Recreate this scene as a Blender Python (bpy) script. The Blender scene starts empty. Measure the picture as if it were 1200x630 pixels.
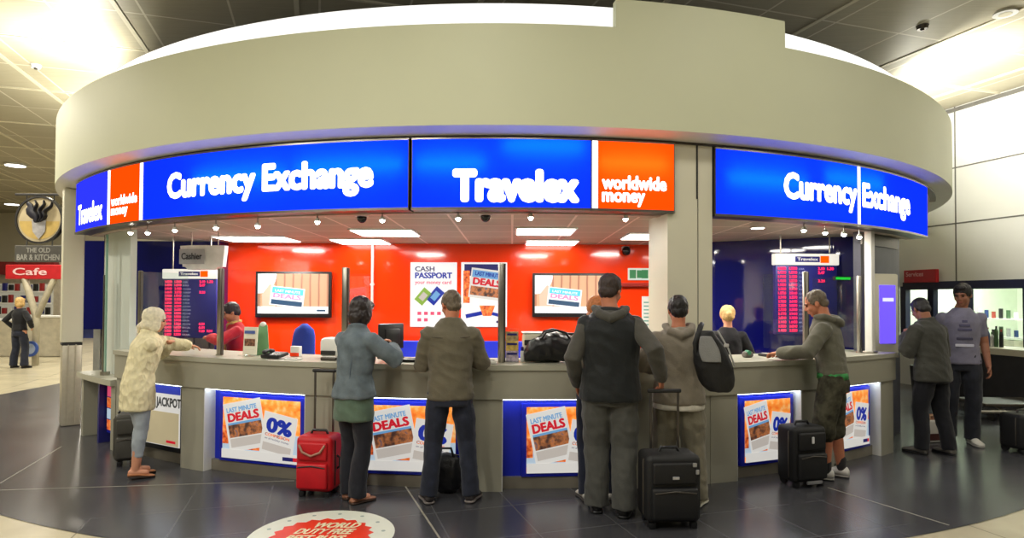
import bpy, bmesh, math, random
from mathutils import Vector, Matrix, Euler, noise
random.seed(7)
SC = bpy.context.scene
COL = SC.collection
PI = math.pi
rad = math.radians

# ------------------------------------------------------------------ camera
FPX, PITCH, ROLL, V0, CAMZ = 726.1, .02, -.0044, 350.1, 1.65
CX, CY = -.115, 12.387                      # centre of the round kiosk
cp, sp, cr, sr = math.cos(PITCH), math.sin(PITCH), math.cos(ROLL), math.sin(ROLL)
_U0 = Vector((0, -sp, cp)); _R0 = Vector((1, 0, 0)); FW = Vector((0, cp, sp))
RR = cr*_R0 - sr*_U0
UU = sr*_R0 + cr*_U0
VC = V0 - FPX*math.tan(PITCH)
cd = bpy.data.cameras.new('camera'); cam = bpy.data.objects.new('camera', cd); COL.objects.link(cam)
cd.sensor_width = 36; cd.lens = FPX/1200*36; cd.shift_y = (VC-315)/1200; cd.clip_end = 200
cam.matrix_world = Matrix(((RR.x, UU.x, -FW.x, 0), (RR.y, UU.y, -FW.y, 0), (RR.z, UU.z, -FW.z, CAMZ), (0, 0, 0, 1)))
SC.camera = cam
SC.view_settings.view_transform = 'Standard'; SC.view_settings.look = 'None'
SC.view_settings.gamma = 1; SC.view_settings.use_curve_mapping = False
SC.view_settings.exposure = 0.0

def ray(u, v): return ((u-600)/FPX)*RR + ((VC-v)/FPX)*UU + FW
def on_z(u, v, z=0.0):
    d = ray(u, v); t = (z-CAMZ)/d.z; return Vector((d.x*t, d.y*t, z))
def on_y(u, v, y):
    d = ray(u, v); t = y/d.y; return Vector((d.x*t, y, CAMZ+d.z*t))
def ang(u, R, v=350):
    """angle (degrees, 0 = towards the hall) where a sight line meets the circle of radius R about the kiosk's centre"""
    d = ray(u, v); a = d.x**2+d.y**2; b = -2*(d.x*CX+d.y*CY); c = CX**2+CY**2-R*R; q = max(0, b*b-4*a*c)
    t = (-b-math.sqrt(q))/2/a
    return math.degrees(math.atan2(d.x*t-CX, CY-d.y*t))
def pol(a, R, z=0.0):
    a = rad(a); return Vector((CX+R*math.sin(a), CY-R*math.cos(a), z))

# ------------------------------------------------------------------ colour, materials
def lin(c):
    return tuple((x/12.92 if x <= .04045 else ((x+.055)/1.055)**2.4) for x in c)
def rgb(r, g, b): return lin((r/255, g/255, b/255))
def _new(name):
    m = bpy.data.materials.new(name); m.use_nodes = True
    nt = m.node_tree; nt.nodes.clear()
    o = nt.nodes.new('ShaderNodeOutputMaterial')
    return m, nt, o
def mat(name, c, rough=.6, metal=0.0, var=.12, scale=8.0, bump=.0, bscale=60.0, spec=.5, coat=0.0, sheen=0.0):
    m, nt, o = _new(name)
    b = nt.nodes.new('ShaderNodeBsdfPrincipled'); nt.links.new(b.outputs[0], o.inputs[0])
    b.inputs['Roughness'].default_value = rough; b.inputs['Metallic'].default_value = metal
    b.inputs['Specular IOR Level'].default_value = spec
    b.inputs['Coat Weight'].default_value = coat; b.inputs['Coat Roughness'].default_value = .05
    b.inputs['Sheen Weight'].default_value = sheen
    tc = nt.nodes.new('ShaderNodeTexCoord')
    n = nt.nodes.new('ShaderNodeTexNoise'); n.inputs['Scale'].default_value = scale; n.inputs['Detail'].default_value = 4
    nt.links.new(tc.outputs['Object'], n.inputs['Vector'])
    r = nt.nodes.new('ShaderNodeValToRGB')
    r.color_ramp.elements[0].position = .3; r.color_ramp.elements[1].position = .7
    r.color_ramp.elements[0].color = (*[x*(1-var) for x in c], 1); r.color_ramp.elements[1].color = (*[min(1, x*(1+var)) for x in c], 1)
    nt.links.new(n.outputs['Fac'], r.inputs[0]); nt.links.new(r.outputs[0], b.inputs['Base Color'])
    if bump:
        n2 = nt.nodes.new('ShaderNodeTexNoise'); n2.inputs['Scale'].default_value = bscale
        nt.links.new(tc.outputs['Object'], n2.inputs['Vector'])
        bp = nt.nodes.new('ShaderNodeBump'); bp.inputs['Strength'].default_value = bump; bp.inputs['Distance'].default_value = .01
        nt.links.new(n2.outputs['Fac'], bp.inputs['Height']); nt.links.new(bp.outputs[0], b.inputs['Normal'])
    return m
def emit(name, c, s=1.0, gloss=0.0):
    m, nt, o = _new(name)
    b = nt.nodes.new('ShaderNodeBsdfPrincipled'); nt.links.new(b.outputs[0], o.inputs[0])
    b.inputs['Base Color'].default_value = (*[x*.3 for x in c], 1); b.inputs['Roughness'].default_value = .35
    b.inputs['Emission Color'].default_value = (*c, 1); b.inputs['Emission Strength'].default_value = s
    return m
def glass(name, tint=(.93, .97, .95), refl=.06):
    m, nt, o = _new(name)
    t = nt.nodes.new('ShaderNodeBsdfTransparent'); t.inputs[0].default_value = (*tint, 1)
    g = nt.nodes.new('ShaderNodeBsdfGlossy'); g.inputs['Roughness'].default_value = .02
    x = nt.nodes.new('ShaderNodeMixShader'); x.inputs[0].default_value = refl
    nt.links.new(t.outputs[0], x.inputs[1]); nt.links.new(g.outputs[0], x.inputs[2]); nt.links.new(x.outputs[0], o.inputs[0])
    return m

# ------------------------------------------------------------------ mesh building
class MB:
    def __init__(s): s.v = []; s.f = []; s.mi = []
    def add(s, vs, fs, mi=0):
        b = len(s.v); s.v += [tuple(p) for p in vs]; s.f += [tuple(b+i for i in f) for f in fs]; s.mi += [mi]*len(fs); return s
    def box(s, c, d, rz=0.0, M=None, mi=0):
        c = Vector(c); vs = []
        R = M if M is not None else Matrix.Rotation(rz, 3, 'Z')
        for k in range(8):
            p = Vector(((k & 1)-.5, ((k >> 1) & 1)-.5, ((k >> 2) & 1)-.5)); p = Vector((p.x*d[0], p.y*d[1], p.z*d[2]))
            vs.append(c+R@p)
        return s.add(vs, [(0, 2, 3, 1), (4, 5, 7, 6), (0, 1, 5, 4), (1, 3, 7, 5), (3, 2, 6, 7), (2, 0, 4, 6)], mi)
    def rbox(s, c, d, r=.02, seg=3, rz=0.0, M=None, taper=0.0, mi=0):
        bm = bmesh.new(); bmesh.ops.create_cube(bm, size=1)
        for v in bm.verts: v.co = Vector((v.co.x*d[0], v.co.y*d[1], v.co.z*d[2]))
        bmesh.ops.bevel(bm, geom=bm.edges[:], offset=r, segments=seg, affect='EDGES', profile=.5)
        R = M if M is not None else Matrix.Rotation(rz, 3, 'Z')
        bm.verts.index_update()
        vs = []
        for v in bm.verts:
            p = v.co.copy(); k = 1-taper*(p.z/d[2]+.5); p.x *= k; p.y *= k
            vs.append(Vector(c)+R@p)
        fs = [[v.index for v in f.verts] for f in bm.faces]; bm.free()
        return s.add(vs, fs, mi)
    def loft(s, rings, closed=True, mi=0):
        """rings: lists of equal length"""
        n = len(rings[0]); vs = [p for r in rings for p in r]; fs = []
        for i in range(len(rings)-1):
            for j in range(n):
                k = (j+1) % n; fs.append((i*n+j, i*n+k, (i+1)*n+k, (i+1)*n+j))
        if closed: fs.append(tuple(range(n))[::-1]); fs.append(tuple((len(rings)-1)*n+j for j in range(n)))
        return s.add(vs, fs, mi)
    def tube(s, pts, rs, n=14, cap=True, flat=1.0, mi=0, round_=True):
        """tapering tube through points; rounded ends"""
        pts = [Vector(p) for p in pts]; rs = list(rs) if isinstance(rs, (list, tuple)) else [rs]*len(pts)
        P, Q = [], []
        if round_:
            d0 = (pts[0]-pts[1]).normalized(); d1 = (pts[-1]-pts[-2]).normalized()
            for k in (80, 55, 28): P.append(pts[0]+d0*rs[0]*math.sin(rad(k))); Q.append(rs[0]*math.cos(rad(k)))
        P += pts; Q += rs
        if round_:
            for k in (28, 55, 80): P.append(pts[-1]+d1*rs[-1]*math.sin(rad(k))); Q.append(rs[-1]*math.cos(rad(k)))
        up = None; rings = []
        for i, p in enumerate(P):
            a = P[max(0, i-1)]; b = P[min(len(P)-1, i+1)]; t = (b-a).normalized()
            if up is None:
                up = Vector((0, 0, 1)) if abs(t.z) < .9 else Vector((0, 1, 0))
            x = t.cross(up).normalized(); y = x.cross(t).normalized(); up = y
            rings.append([p+x*Q[i]*math.cos(2*PI*k/n)+y*Q[i]*flat*math.sin(2*PI*k/n) for k in range(n)])
        return s.loft(rings, mi=mi)
    def ball(s, c, r, M=None, n=16, m=10, mi=0):
        r = r if isinstance(r, (tuple, list)) else (r, r, r); c = Vector(c); rings = []
        for i in range(1, m):
            t = PI*i/m-PI/2
            ring = []
            for k in range(n):
                p = Vector((r[0]*math.cos(t)*math.cos(2*PI*k/n), r[1]*math.cos(t)*math.sin(2*PI*k/n), r[2]*math.sin(t)))
                ring.append(c+(M@p if M is not None else p))
            rings.append(ring)
        return s.loft(rings, mi=mi)
    def cyl(s, c, r, h, n=24, r2=None, M=None, mi=0):
        r2 = r if r2 is None else r2; c = Vector(c); rings = []
        for z, q in ((0, r), (h, r2)):
            rings.append([c+(M@Vector((q*math.cos(2*PI*k/n), q*math.sin(2*PI*k/n), z)) if M is not None else Vector((q*math.cos(2*PI*k/n), q*math.sin(2*PI*k/n), z))) for k in range(n)])
        return s.loft(rings, mi=mi)
    def arc(s, a0, a1, R0, R1, z0, z1, step=1.0, mi=0):
        """solid piece of a ring between two angles and two radii"""
        n = max(1, int(math.ceil(abs(a1-a0)/step))); rings = []
        for i in range(n+1):
            a = a0+(a1-a0)*i/n
            rings.append([pol(a, R1, z0), pol(a, R0, z0), pol(a, R0, z1), pol(a, R1, z1)])
        return s.loft(rings, mi=mi)
    def build(s, name, m, parent=None, smooth=False, loc=None):
        me = bpy.data.meshes.new(name); me.from_pydata(s.v, [], s.f); me.update()
        o = bpy.data.objects.new(name, me); COL.objects.link(o)
        for x in (m if isinstance(m, (list, tuple)) else [m]): me.materials.append(x)
        if any(s.mi): me.polygons.foreach_set('material_index', s.mi)
        bm = bmesh.new(); bm.from_mesh(me); bmesh.ops.recalc_face_normals(bm, faces=bm.faces[:]); bm.to_mesh(me); bm.free()
        if smooth:
            if smooth is True: me.polygons.foreach_set('use_smooth', [True]*len(me.polygons))
            else: me.shade_smooth() if False else me.polygons.foreach_set('use_smooth', [True]*len(me.polygons)); me.set_sharp_from_angle(angle=rad(35)) if smooth == 'auto' else None
        if parent is not None: adopt(o, parent)
        return o
def adopt(o, parent):
    o.parent = parent; o.matrix_parent_inverse = parent.matrix_basis.inverted() if parent.parent is None else Matrix.Identity(4)
def tag(o, label=None, cat=None, group=None, kind=None):
    if label: o['label'] = label
    if cat: o['category'] = cat
    if group: o['group'] = group
    if kind: o['kind'] = kind
    return o
def thing(name, label, cat, loc=(0, 0, 0), rz=0.0, group=None, kind=None):
    o = bpy.data.objects.new(name, None); COL.objects.link(o); o.empty_display_size = .1
    o.location = loc; o.rotation_euler = (0, 0, rz)
    return tag(o, label, cat, group, kind)
def kid(mb, name, m, parent, smooth=False):
    """parts are modelled in their thing's own coordinates"""
    o = mb.build(name, m, None, smooth); o.parent = parent; return o
def wkid(mb, name, m, parent, smooth=False):
    """part modelled in world coordinates"""
    o = mb.build(name, m, None, smooth); o.parent = parent
    r = parent
    M = Matrix.Identity(4)
    chain = []
    while r is not None: chain.append(r); r = r.parent
    for r in reversed(chain): M = M @ r.matrix_parent_inverse @ r.matrix_basis if r.parent else r.matrix_basis.copy()
    o.matrix_parent_inverse = M.inverted(); return o
def struct(mb, name, m, smooth=False):
    o = mb.build(name, m, None, smooth); o['kind'] = 'structure'; return o
def copy_tree(o, parent=None):
    c = o.copy(); COL.objects.link(c)
    if parent is not None: c.parent = parent
    for ch in list(o.children): copy_tree(ch, c)
    return c

_txt = {}
def text_geo(body, bold=.0, spacing=1.0, line=1.0, align='LEFT'):
    key = (body, bold, spacing, line, align)
    if key in _txt: return _txt[key]
    cu = bpy.data.curves.new('lettering', 'FONT'); cu.body = body; cu.size = 1; cu.offset = bold; cu.space_character = spacing
    cu.space_line = line; cu.align_x = align; cu.resolution_u = 3; cu.fill_mode = 'FRONT'
    ob = bpy.data.objects.new('lettering', cu); COL.objects.link(ob)
    bpy.context.view_layer.update()
    me = ob.evaluated_get(bpy.context.evaluated_depsgraph_get()).to_mesh()
    vs = [v.co.copy() for v in me.vertices]; fs = [tuple(p.vertices) for p in me.polygons]
    ob.evaluated_get(bpy.context.evaluated_depsgraph_get()).to_mesh_clear()
    bpy.data.objects.remove(ob); bpy.data.curves.remove(cu)
    x0 = min(v.x for v in vs); x1 = max(v.x for v in vs); y0 = min(v.y for v in vs); y1 = max(v.y for v in vs)
    _txt[key] = (vs, fs, (x0, x1, y0, y1)); return _txt[key]
def text_on(mb, body, w, cap, fn, bold=.03, spacing=1.0, line=1.0, base=0.0, mi=0, align='LEFT', copies=None):
    """letters fitted to width w (metres) with capital height cap; fn(x, z) -> point; x runs 0..w, z from the baseline"""
    vs, fs, (x0, x1, y0, y1) = text_geo(body, 0.0, spacing, line, align)
    ky = cap/.70; kx = w/(x1-x0+2*bold)
    # heavy strokes: the outline is laid down again, shifted around a small circle
    n = copies or (1 if bold < .012 else (6 if w < .5 else 12))
    nn = (fn(1, 0)-fn(0, 0)).cross(fn(0, 1)-fn(0, 0)).normalized()*.0002
    for k in range(n):
        dx, dy = (0, 0) if n == 1 else (bold*math.cos(2*PI*k/n), bold*.8*math.sin(2*PI*k/n))
        mb.add([fn((v.x-x0+bold+dx)*kx, (v.y+dy)*ky+base)+nn*k for v in vs], fs, mi)
    return mb

def fused(mb, voxel=.008, smooth=4, disp=None, factor=.5):
    """overlapping closed pieces grown into one continuous skin; returns a new MB"""
    me = bpy.data.meshes.new('skin'); me.from_pydata(mb.v, [], mb.f); me.update()
    bm = bmesh.new(); bm.from_mesh(me); bmesh.ops.recalc_face_normals(bm, faces=bm.faces[:]); bm.to_mesh(me); bm.free()
    ob = bpy.data.objects.new('skin', me); COL.objects.link(ob)
    r = ob.modifiers.new('r', 'REMESH'); r.mode = 'VOXEL'; r.voxel_size = voxel
    if smooth:
        q = ob.modifiers.new('s', 'SMOOTH'); q.factor = factor; q.iterations = smooth
    bpy.context.view_layer.update()
    dg = bpy.context.evaluated_depsgraph_get()
    m2 = bpy.data.meshes.new_from_object(ob.evaluated_get(dg))
    out = MB(); nrm = [v.normal.copy() for v in m2.vertices]
    vs = [v.co.copy() for v in m2.vertices]
    if disp:
        vs = [p+n*disp(p, n) for p, n in zip(vs, nrm)]
    out.add(vs, [tuple(p.vertices) for p in m2.polygons])
    bpy.data.objects.remove(ob); bpy.data.meshes.remove(me); bpy.data.meshes.remove(m2)
    return out
def folds(amp=.007, a=5.0, b=11.0, seed=0.0):
    def f(p, n):
        q = Vector((p.x*a+seed, p.y*a, p.z*b+p.x*4))
        return amp*(1-2*abs(noise.noise(q)))*.8+amp*.5*noise.noise(q*2.3)-amp*.2
    return f
# ================================================================== materials
M = {}
M['fascia'] = mat('fascia_paint', rgb(204, 206, 176), .55, var=.02, scale=1.2)
M['soffit'] = mat('soffit_white', rgb(228, 226, 220), .5, var=.02)
M['laminate'] = mat('grey_laminate', rgb(158, 155, 139), .42, var=.03, scale=3)
M['laminate_top'] = mat('worktop_laminate', rgb(168, 166, 150), .35, var=.03, scale=3)
M['skirt'] = mat('skirting_metal', rgb(150, 143, 128), .35, .5, var=.05)
M['pillar'] = mat('pillar_paint', rgb(214, 210, 188), .5, var=.02, scale=2)
M['palepanel'] = mat('pale_panel', rgb(205, 212, 205), .35, var=.02)
M['steel'] = mat('brushed_steel', rgb(170, 165, 155), .28, .95, var=.06, scale=20)
M['darksteel'] = mat('dark_steel', rgb(95, 90, 84), .35, .8, var=.06, scale=20)
M['darkgap'] = mat('dark_recess', rgb(38, 36, 34), .6)
M['black'] = mat('black_plastic', rgb(24, 24, 26), .4, var=.1)
M['blackgloss'] = mat('black_gloss', rgb(15, 15, 18), .15, var=.05)
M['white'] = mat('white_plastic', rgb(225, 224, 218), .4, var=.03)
M['beige'] = mat('beige_plastic', rgb(196, 190, 168), .5, var=.04)
M['red_wall'] = mat('red_gloss_wall', rgb(252, 60, 8), .12, var=.03, scale=.5, coat=.4)
M['blue_wall'] = mat('navy_gloss_wall', rgb(14, 17, 96), .06, var=.05, scale=.6, coat=1.0)
M['blue_panel'] = mat('blue_panel', rgb(24, 42, 190), .35, var=.03)
M['navy'] = mat('navy_plastic', rgb(30, 32, 110), .4, var=.05)
M['hallwall'] = mat('hall_wall_panel', rgb(222, 221, 212), .35, var=.03, scale=1.0)
M['cream'] = mat('cream_wall', rgb(206, 198, 172), .5, var=.05, scale=1.0)
M['seam'] = mat('panel_seam', rgb(105, 102, 94), .6)
M['glass'] = glass('clear_glass')
M['greenedge'] = mat('green_glass_edge', rgb(130, 170, 155), .15, var=.03)
E_WHITE = emit('lamp_white', (1, .97, .9), 7)
E_LETTER = emit('sign_white', (1, 1, 1), 2.2)
def lit_face(name, c, base, tr):
    """printed sign film: glows evenly and lets the tubes behind it through"""
    m, nt, o = _new(name)
    e = nt.nodes.new('ShaderNodeEmission'); e.inputs[0].default_value = (*c, 1); e.inputs[1].default_value = base
    t = nt.nodes.new('ShaderNodeBsdfTranslucent'); t.inputs[0].default_value = (*tr, 1)
    a = nt.nodes.new('ShaderNodeAddShader'); nt.links.new(e.outputs[0], a.inputs[0]); nt.links.new(t.outputs[0], a.inputs[1]); nt.links.new(a.outputs[0], o.inputs[0]); return m
E_BLUE = lit_face('sign_blue', (.003, .022, 1), 1.5, (.0, .25, .9))
E_BLUE2 = lit_face('sign_deep_blue', (.025, .035, 1), 1.2, (.0, .1, .9))
E_ORANGE = lit_face('sign_orange', (1, .055, .001), 1.5, (.9, .18, .01))
E_TUBE = emit('fluorescent_tube', (.95, .98, 1), 4)
E_BAND = emit('cove_band', (1, 1, .97), 1.03)
E_RED = emit('digit_red', rgb(248, 36, 84), 2.0)

# ================================================================== floor
HALL = rad(17.5)                                # the hall's grid is turned against the camera
def floor_mat(name, c, line, rough, tile, lw, var, coat=.0):
    m, nt, o = _new(name)
    b = nt.nodes.new('ShaderNodeBsdfPrincipled'); nt.links.new(b.outputs[0], o.inputs[0])
    b.inputs['Roughness'].default_value = rough; b.inputs['Specular IOR Level'].default_value = .6
    tc = nt.nodes.new('ShaderNodeTexCoord'); mp = nt.nodes.new('ShaderNodeMapping'); mp.inputs['Rotation'].default_value = (0, 0, -HALL)
    mp.inputs['Location'].default_value = (.35, .2, 0)
    nt.links.new(tc.outputs['Object'], mp.inputs['Vector'])
    br = nt.nodes.new('ShaderNodeTexBrick'); br.offset = 0; br.inputs['Scale'].default_value = 1
    br.inputs['Brick Width'].default_value = tile; br.inputs['Row Height'].default_value = tile
    br.inputs['Mortar Size'].default_value = lw; br.inputs['Mortar Smooth'].default_value = .2
    br.inputs['Color1'].default_value = (*[x*(1-var) for x in c], 1); br.inputs['Color2'].default_value = (*[x*(1+var) for x in c], 1)
    br.inputs['Mortar'].default_value = (*line, 1)
    nt.links.new(mp.outputs[0], br.inputs['Vector'])
    n = nt.nodes.new('ShaderNodeTexNoise'); n.inputs['Scale'].default_value = 2.5; n.inputs['Detail'].default_value = 6
    nt.links.new(tc.outputs['Object'], n.inputs['Vector'])
    mx = nt.nodes.new('ShaderNodeMix'); mx.data_type = 'RGBA'; mx.blend_type = 'MULTIPLY'; mx.inputs[0].default_value = .35
    nt.links.new(br.outputs['Color'], mx.inputs[6]); nt.links.new(n.outputs['Fac'], mx.inputs[7]); nt.links.new(mx.outputs[2], b.inputs['Base Color'])
    mr = nt.nodes.new('ShaderNodeMapRange'); mr.inputs[3].default_value = rough*.92; mr.inputs[4].default_value = rough*1.1
    nt.links.new(n.outputs['Fac'], mr.inputs[0]); nt.links.new(mr.outputs[0], b.inputs['Roughness'])
    return m
M['floor_dark'] = floor_mat('dark_stone_tiles', rgb(69, 69, 73), rgb(93, 93, 95), .25, .62, .006, .08)
M['floor_cream'] = floor_mat('cream_terrazzo', rgb(205, 195, 165), rgb(150, 142, 120), .25, 1.24, .006, .05)
fl = MB()
RD = 8.53
XL = on_z(0, 462).x
# dark apron: a disc about the kiosk joined to the hall strip running off both sides
pts = []
for i in range(0, 73):
    a = -90+180*i/72; pts.append(pol(a, RD, 0))
pts = [Vector((XL, 34, 0)), Vector((XL, 9.3, 0))] + [p for p in pts if p.y < 9.3 and p.x > XL] + [Vector((13, 9.3, 0)), Vector((13, 34, 0))]
fl.add(pts, [tuple(range(len(pts)))], 0)
big = [(-26, 0, -.004), (26, 0, -.004), (26, 36, -.004), (-26, 36, -.004)]
big = [(-26, -8, -.004), (26, -8, -.004), (26, 36, -.004), (-26, 36, -.004)]
fl.add(big, [(0, 1, 2, 3)], 1)
struct(fl, 'floor', [M['floor_dark'], M['floor_cream']])
# pale movement joints laid into the dark stone
dv = Vector((-math.sin(HALL), math.cos(HALL), 0)); nv = Vector((math.cos(HALL), math.sin(HALL), 0))
tn = 0
M['joint'] = mat('pale_joint', rgb(150, 146, 132), .4)
def joint(p, q, w=.012):
    global tn
    tn += 1
    b = MB(); p = Vector(p); q = Vector(q); t = (q-p).normalized(); s = Vector((-t.y, t.x, 0))*w/2
    z = Vector((0, 0, .0015))
    b.add([p+s+z, q+s+z, q-s+z, p-s+z, p+s, q+s, q-s, p-s], [(0, 1, 2, 3), (0, 4, 5, 1), (1, 5, 6, 2), (2, 6, 7, 3), (3, 7, 4, 0)])
    struct(b, 'trim_%d' % tn, M['joint'])
joint(on_z(474, 568), on_z(517, 633), .014)
joint(on_z(970, 571), on_z(1112, 615), .012)
joint(on_z(0, 566), on_z(72, 523), .012)
joint(on_z(0, 574), on_z(345, 563), .010)

# ================================================================== ceiling of the hall
HC = 5.2
def ceil_mat():
    m, nt, o = _new('metal_ceiling_panels')
    b = nt.nodes.new('ShaderNodeBsdfPrincipled'); nt.links.new(b.outputs[0], o.inputs[0]); b.inputs['Roughness'].default_value = .5
    tc = nt.nodes.new('ShaderNodeTexCoord'); mp = nt.nodes.new('ShaderNodeMapping'); mp.inputs['Rotation'].default_value = (0, 0, -HALL)
    nt.links.new(tc.outputs['Object'], mp.inputs['Vector'])
    br = nt.nodes.new('ShaderNodeTexBrick'); br.offset = 0; br.inputs['Scale'].default_value = 1
    br.inputs['Brick Width'].default_value = 1.05; br.inputs['Row Height'].default_value = 1.25; br.inputs['Mortar Size'].default_value = .014
    c = rgb(172, 164, 138)
    br.inputs['Color1'].default_value = (*[x*.93 for x in c], 1); br.inputs['Color2'].default_value = (*[min(1, x*1.07) for x in c], 1)
    br.inputs['Mortar'].default_value = (*rgb(222, 216, 194), 1)
    nt.links.new(mp.outputs[0], br.inputs['Vector'])
    w = nt.nodes.new('ShaderNodeTexNoise'); w.inputs['Scale'].default_value = 3
    m2 = nt.nodes.new('ShaderNodeMapping'); m2.inputs['Scale'].default_value = (1, 14, 1); m2.inputs['Rotation'].default_value = (0, 0, -HALL)
    nt.links.new(tc.outputs['Object'], m2.inputs['Vector']); nt.links.new(m2.outputs[0], w.inputs['Vector'])
    mx = nt.nodes.new('ShaderNodeMix'); mx.data_type = 'RGBA'; mx.blend_type = 'MULTIPLY'; mx.inputs[0].default_value = .25
    nt.links.new(br.outputs['Color'], mx.inputs[6]); nt.links.new(w.outputs['Fac'], mx.inputs[7]); nt.links.new(mx.outputs[2], b.inputs['Base Color'])
    return m
M['ceiling'] = ceil_mat()
c = MB(); c.box((0, 14, HC+.1), (52, 44, .2)); struct(c, 'ceiling', M['ceiling'])
M['rib'] = mat('ceiling_rib', rgb(205, 198, 172), .5, var=.03)
off0 = nv.dot(on_z(0, 64, HC))
r = MB()
for k in range(-7, 12):
    s = off0+2.1*k
    p = nv*s+dv*12
    r.box((p.x, p.y, HC-.008), (.06, 50, .016), HALL)
for k in range(-4, 14):
    p = dv*(on_z(30, 104, HC).dot(dv)+2.5*k)
    r.box((p.x, p.y, HC-.006), (60, .045, .012), HALL)
struct(r, 'trim_9', M['rib'])

# ================================================================== hall wall with the shop windows (runs along the hall's grid)
W0 = on_z(1110, 128, HC); W1 = on_z(1200, 100, HC)
wd = (W0-W1); wd.z = 0; wd.normalize()
wn = Vector((-wd.y, wd.x, 0))
if wn.x > 0: wn = -wn                            # towards the kiosk
WA = math.atan2(wd.y, wd.x)
def wall_pt(u, v):
    """where a sight line meets the hall wall's face"""
    d = ray(u, v); o = Vector((0, 0, CAMZ)); t = (Vector((W1.x, W1.y, 0))-o).dot(wn)/d.dot(wn); return o+d*t
def wall_s(u): p = wall_pt(u, 350); return (p-Vector((W1.x, W1.y, 0))).dot(wd)
def wbox(mb, s0, s1, z0, z1, d0, d1, mi=0):
    """block on the hall wall: s along it, z up, d out of its face"""
    p = Vector((W1.x, W1.y, 0))+wd*((s0+s1)/2)+wn*((d0+d1)/2)
    mb.box((p.x, p.y, (z0+z1)/2), (abs(s1-s0), abs(d1-d0), z1-z0), WA, mi=mi)
zt = wall_pt(1130, 334).z; zb = .86
S0, S1 = -7.0, wall_s(1062)+.3
w = MB()
wbox(w, S0, S1+10, zt, HC, -.2, 0); wbox(w, S1, S1+10, 0, zt, -.2, 0); wbox(w, S0, S1, 0, zb-.02, -.2, 0)
for (uu, v) in ((1150, 190), (1150, 258)):
    z = wall_pt(uu, v).z; wbox(w, S0, S1+6, z-.012, z+.012, 0, .006, 1)
for uu in (1121,):
    s = wall_s(uu); wbox(w, s-.012, s+.012, zt, HC, 0, .006, 1)
wbox(w, S0, S1+6, HC-.09, HC-.02, 0, .02, 1)
struct(w, 'wall_right', [M['hallwall'], M['seam']])
# shop windows: three glazed bays with dark blue frames
M['shopframe'] = mat('navy_window_frame', rgb(26, 30, 62), .4)
marks = [wall_s(x) for x in (1060, 1092, 1133, 1205)]+[S0]
wi = 0
for a, b in zip(marks[:-1], marks[1:]):
    wi += 1
    t = thing('window_%d' % wi, None, None, Vector((W1.x, W1.y, 0))+wd*((a+b)/2)+Vector((0, 0, zb)), kind='structure')
    f = MB()
    a_, b_ = max(a, b), min(a, b)
    wbox(f, b_-.06, b_+.06, zb, zt, -.08, .04); wbox(f, a_-.06, a_+.06, zb, zt, -.08, .04)
    wbox(f, b_, a_, zt-.07, zt+.08, -.08, .045); wbox(f, b_, a_, zb-.04, zb+.03, -.08, .04)
    wkid(f, 'frame', M['shopframe'], t)
    g = MB(); wbox(g, b_+.05, a_-.05, zb+.02, zt-.06, -.03, -.02); wkid(g, 'pane', M['glass'], t)
# bright shop behind the glass
sh = MB()
wbox(sh, S0, S1, -.0, 2.9, -3.4, -3.3); wbox(sh, S1-.05, S1+.05, 0, 2.9, -3.3, -.2); wbox(sh, S0, S1, 2.8, 2.9, -3.3, -.2); wbox(sh, S0-.05, S0+.05, 0, 2.9, -3.3, -.2)
struct(sh, 'wall_shop', mat('shop_wall', rgb(226, 232, 214), .6, var=.04))

# ================================================================== far end of the hall and outer walls
b = MB(); b.box((-6, 26.3, 2.7), (44, .2, 5.4)); struct(b, 'wall_back', M['cream'])
b = MB(); b.box((-24.1, 14, 2.7), (.2, 44, 5.4)); struct(b, 'wall_left', M['cream'])
# ================================================================== the round kiosk: canopy
RF, RS, RC = 7.283, 7.12, 7.05
ZFB, ZFT, ZSB, ZST, ZSB2, ZST2, ZCT = 3.09, 3.94, 2.41, 3.03, 2.40, 3.02, 1.084
ZIC = 2.43                                        # ceiling inside the kiosk
canopy = thing('kiosk_canopy', 'huge curved beige canopy ring crowning the round kiosk', 'canopy', (CX, CY, ZFB))
aL, aR = ang(722, RF, 15), ang(920, RF, 40)
m = MB(); rings = []
av = [-150+k for k in range(301)]; av = sorted([a for a in av if abs(a-aL) > .3 and abs(a-aR) > .3]+[aL-.01, aL+.01, aR-.01, aR+.01])
for a in av:
    z1 = 4.18 if aL < a < aR else ZFT
    rings.append([pol(a, RF, ZFB), pol(a, RF-.09, ZFB), pol(a, RF-.09, z1), pol(a, RF, z1)])
m.loft(rings); wkid(m, 'fascia', M['fascia'], canopy, 'auto')
m = MB(); m.arc(-150, 150, 6.80, 6.90, 3.5, 4.29, 1.0); wkid(m, 'light_band', E_BAND, canopy, 'auto')
m = MB(); rings = []
for k in range(301):
    a = -150+k; rings.append([pol(a, RF-.004, ZFB), pol(a, RF-.004, ZFB+.04), pol(a, 6.6, ZFB+.04), pol(a, 6.6, ZST+.022), pol(a, RS-.01, ZST+.022)])
m.loft(rings); wkid(m, 'soffit', M['soffit'], canopy, 'auto')
m = MB(); m.arc(-150, 150, 6.2, 6.80, 3.9, 3.98, 1.5); m.arc(-150, 150, 0.3, 6.25, 3.9, 3.96, 5); wkid(m, 'roof_deck', M['darkgap'], canopy)
m = MB(); m.arc(-46.8, 58, RS-.09, RS-.02, ZST+.002, ZST+.021, 1.0); wkid(m, 'shadow_gap', M['darksteel'], canopy, 'auto')

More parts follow.
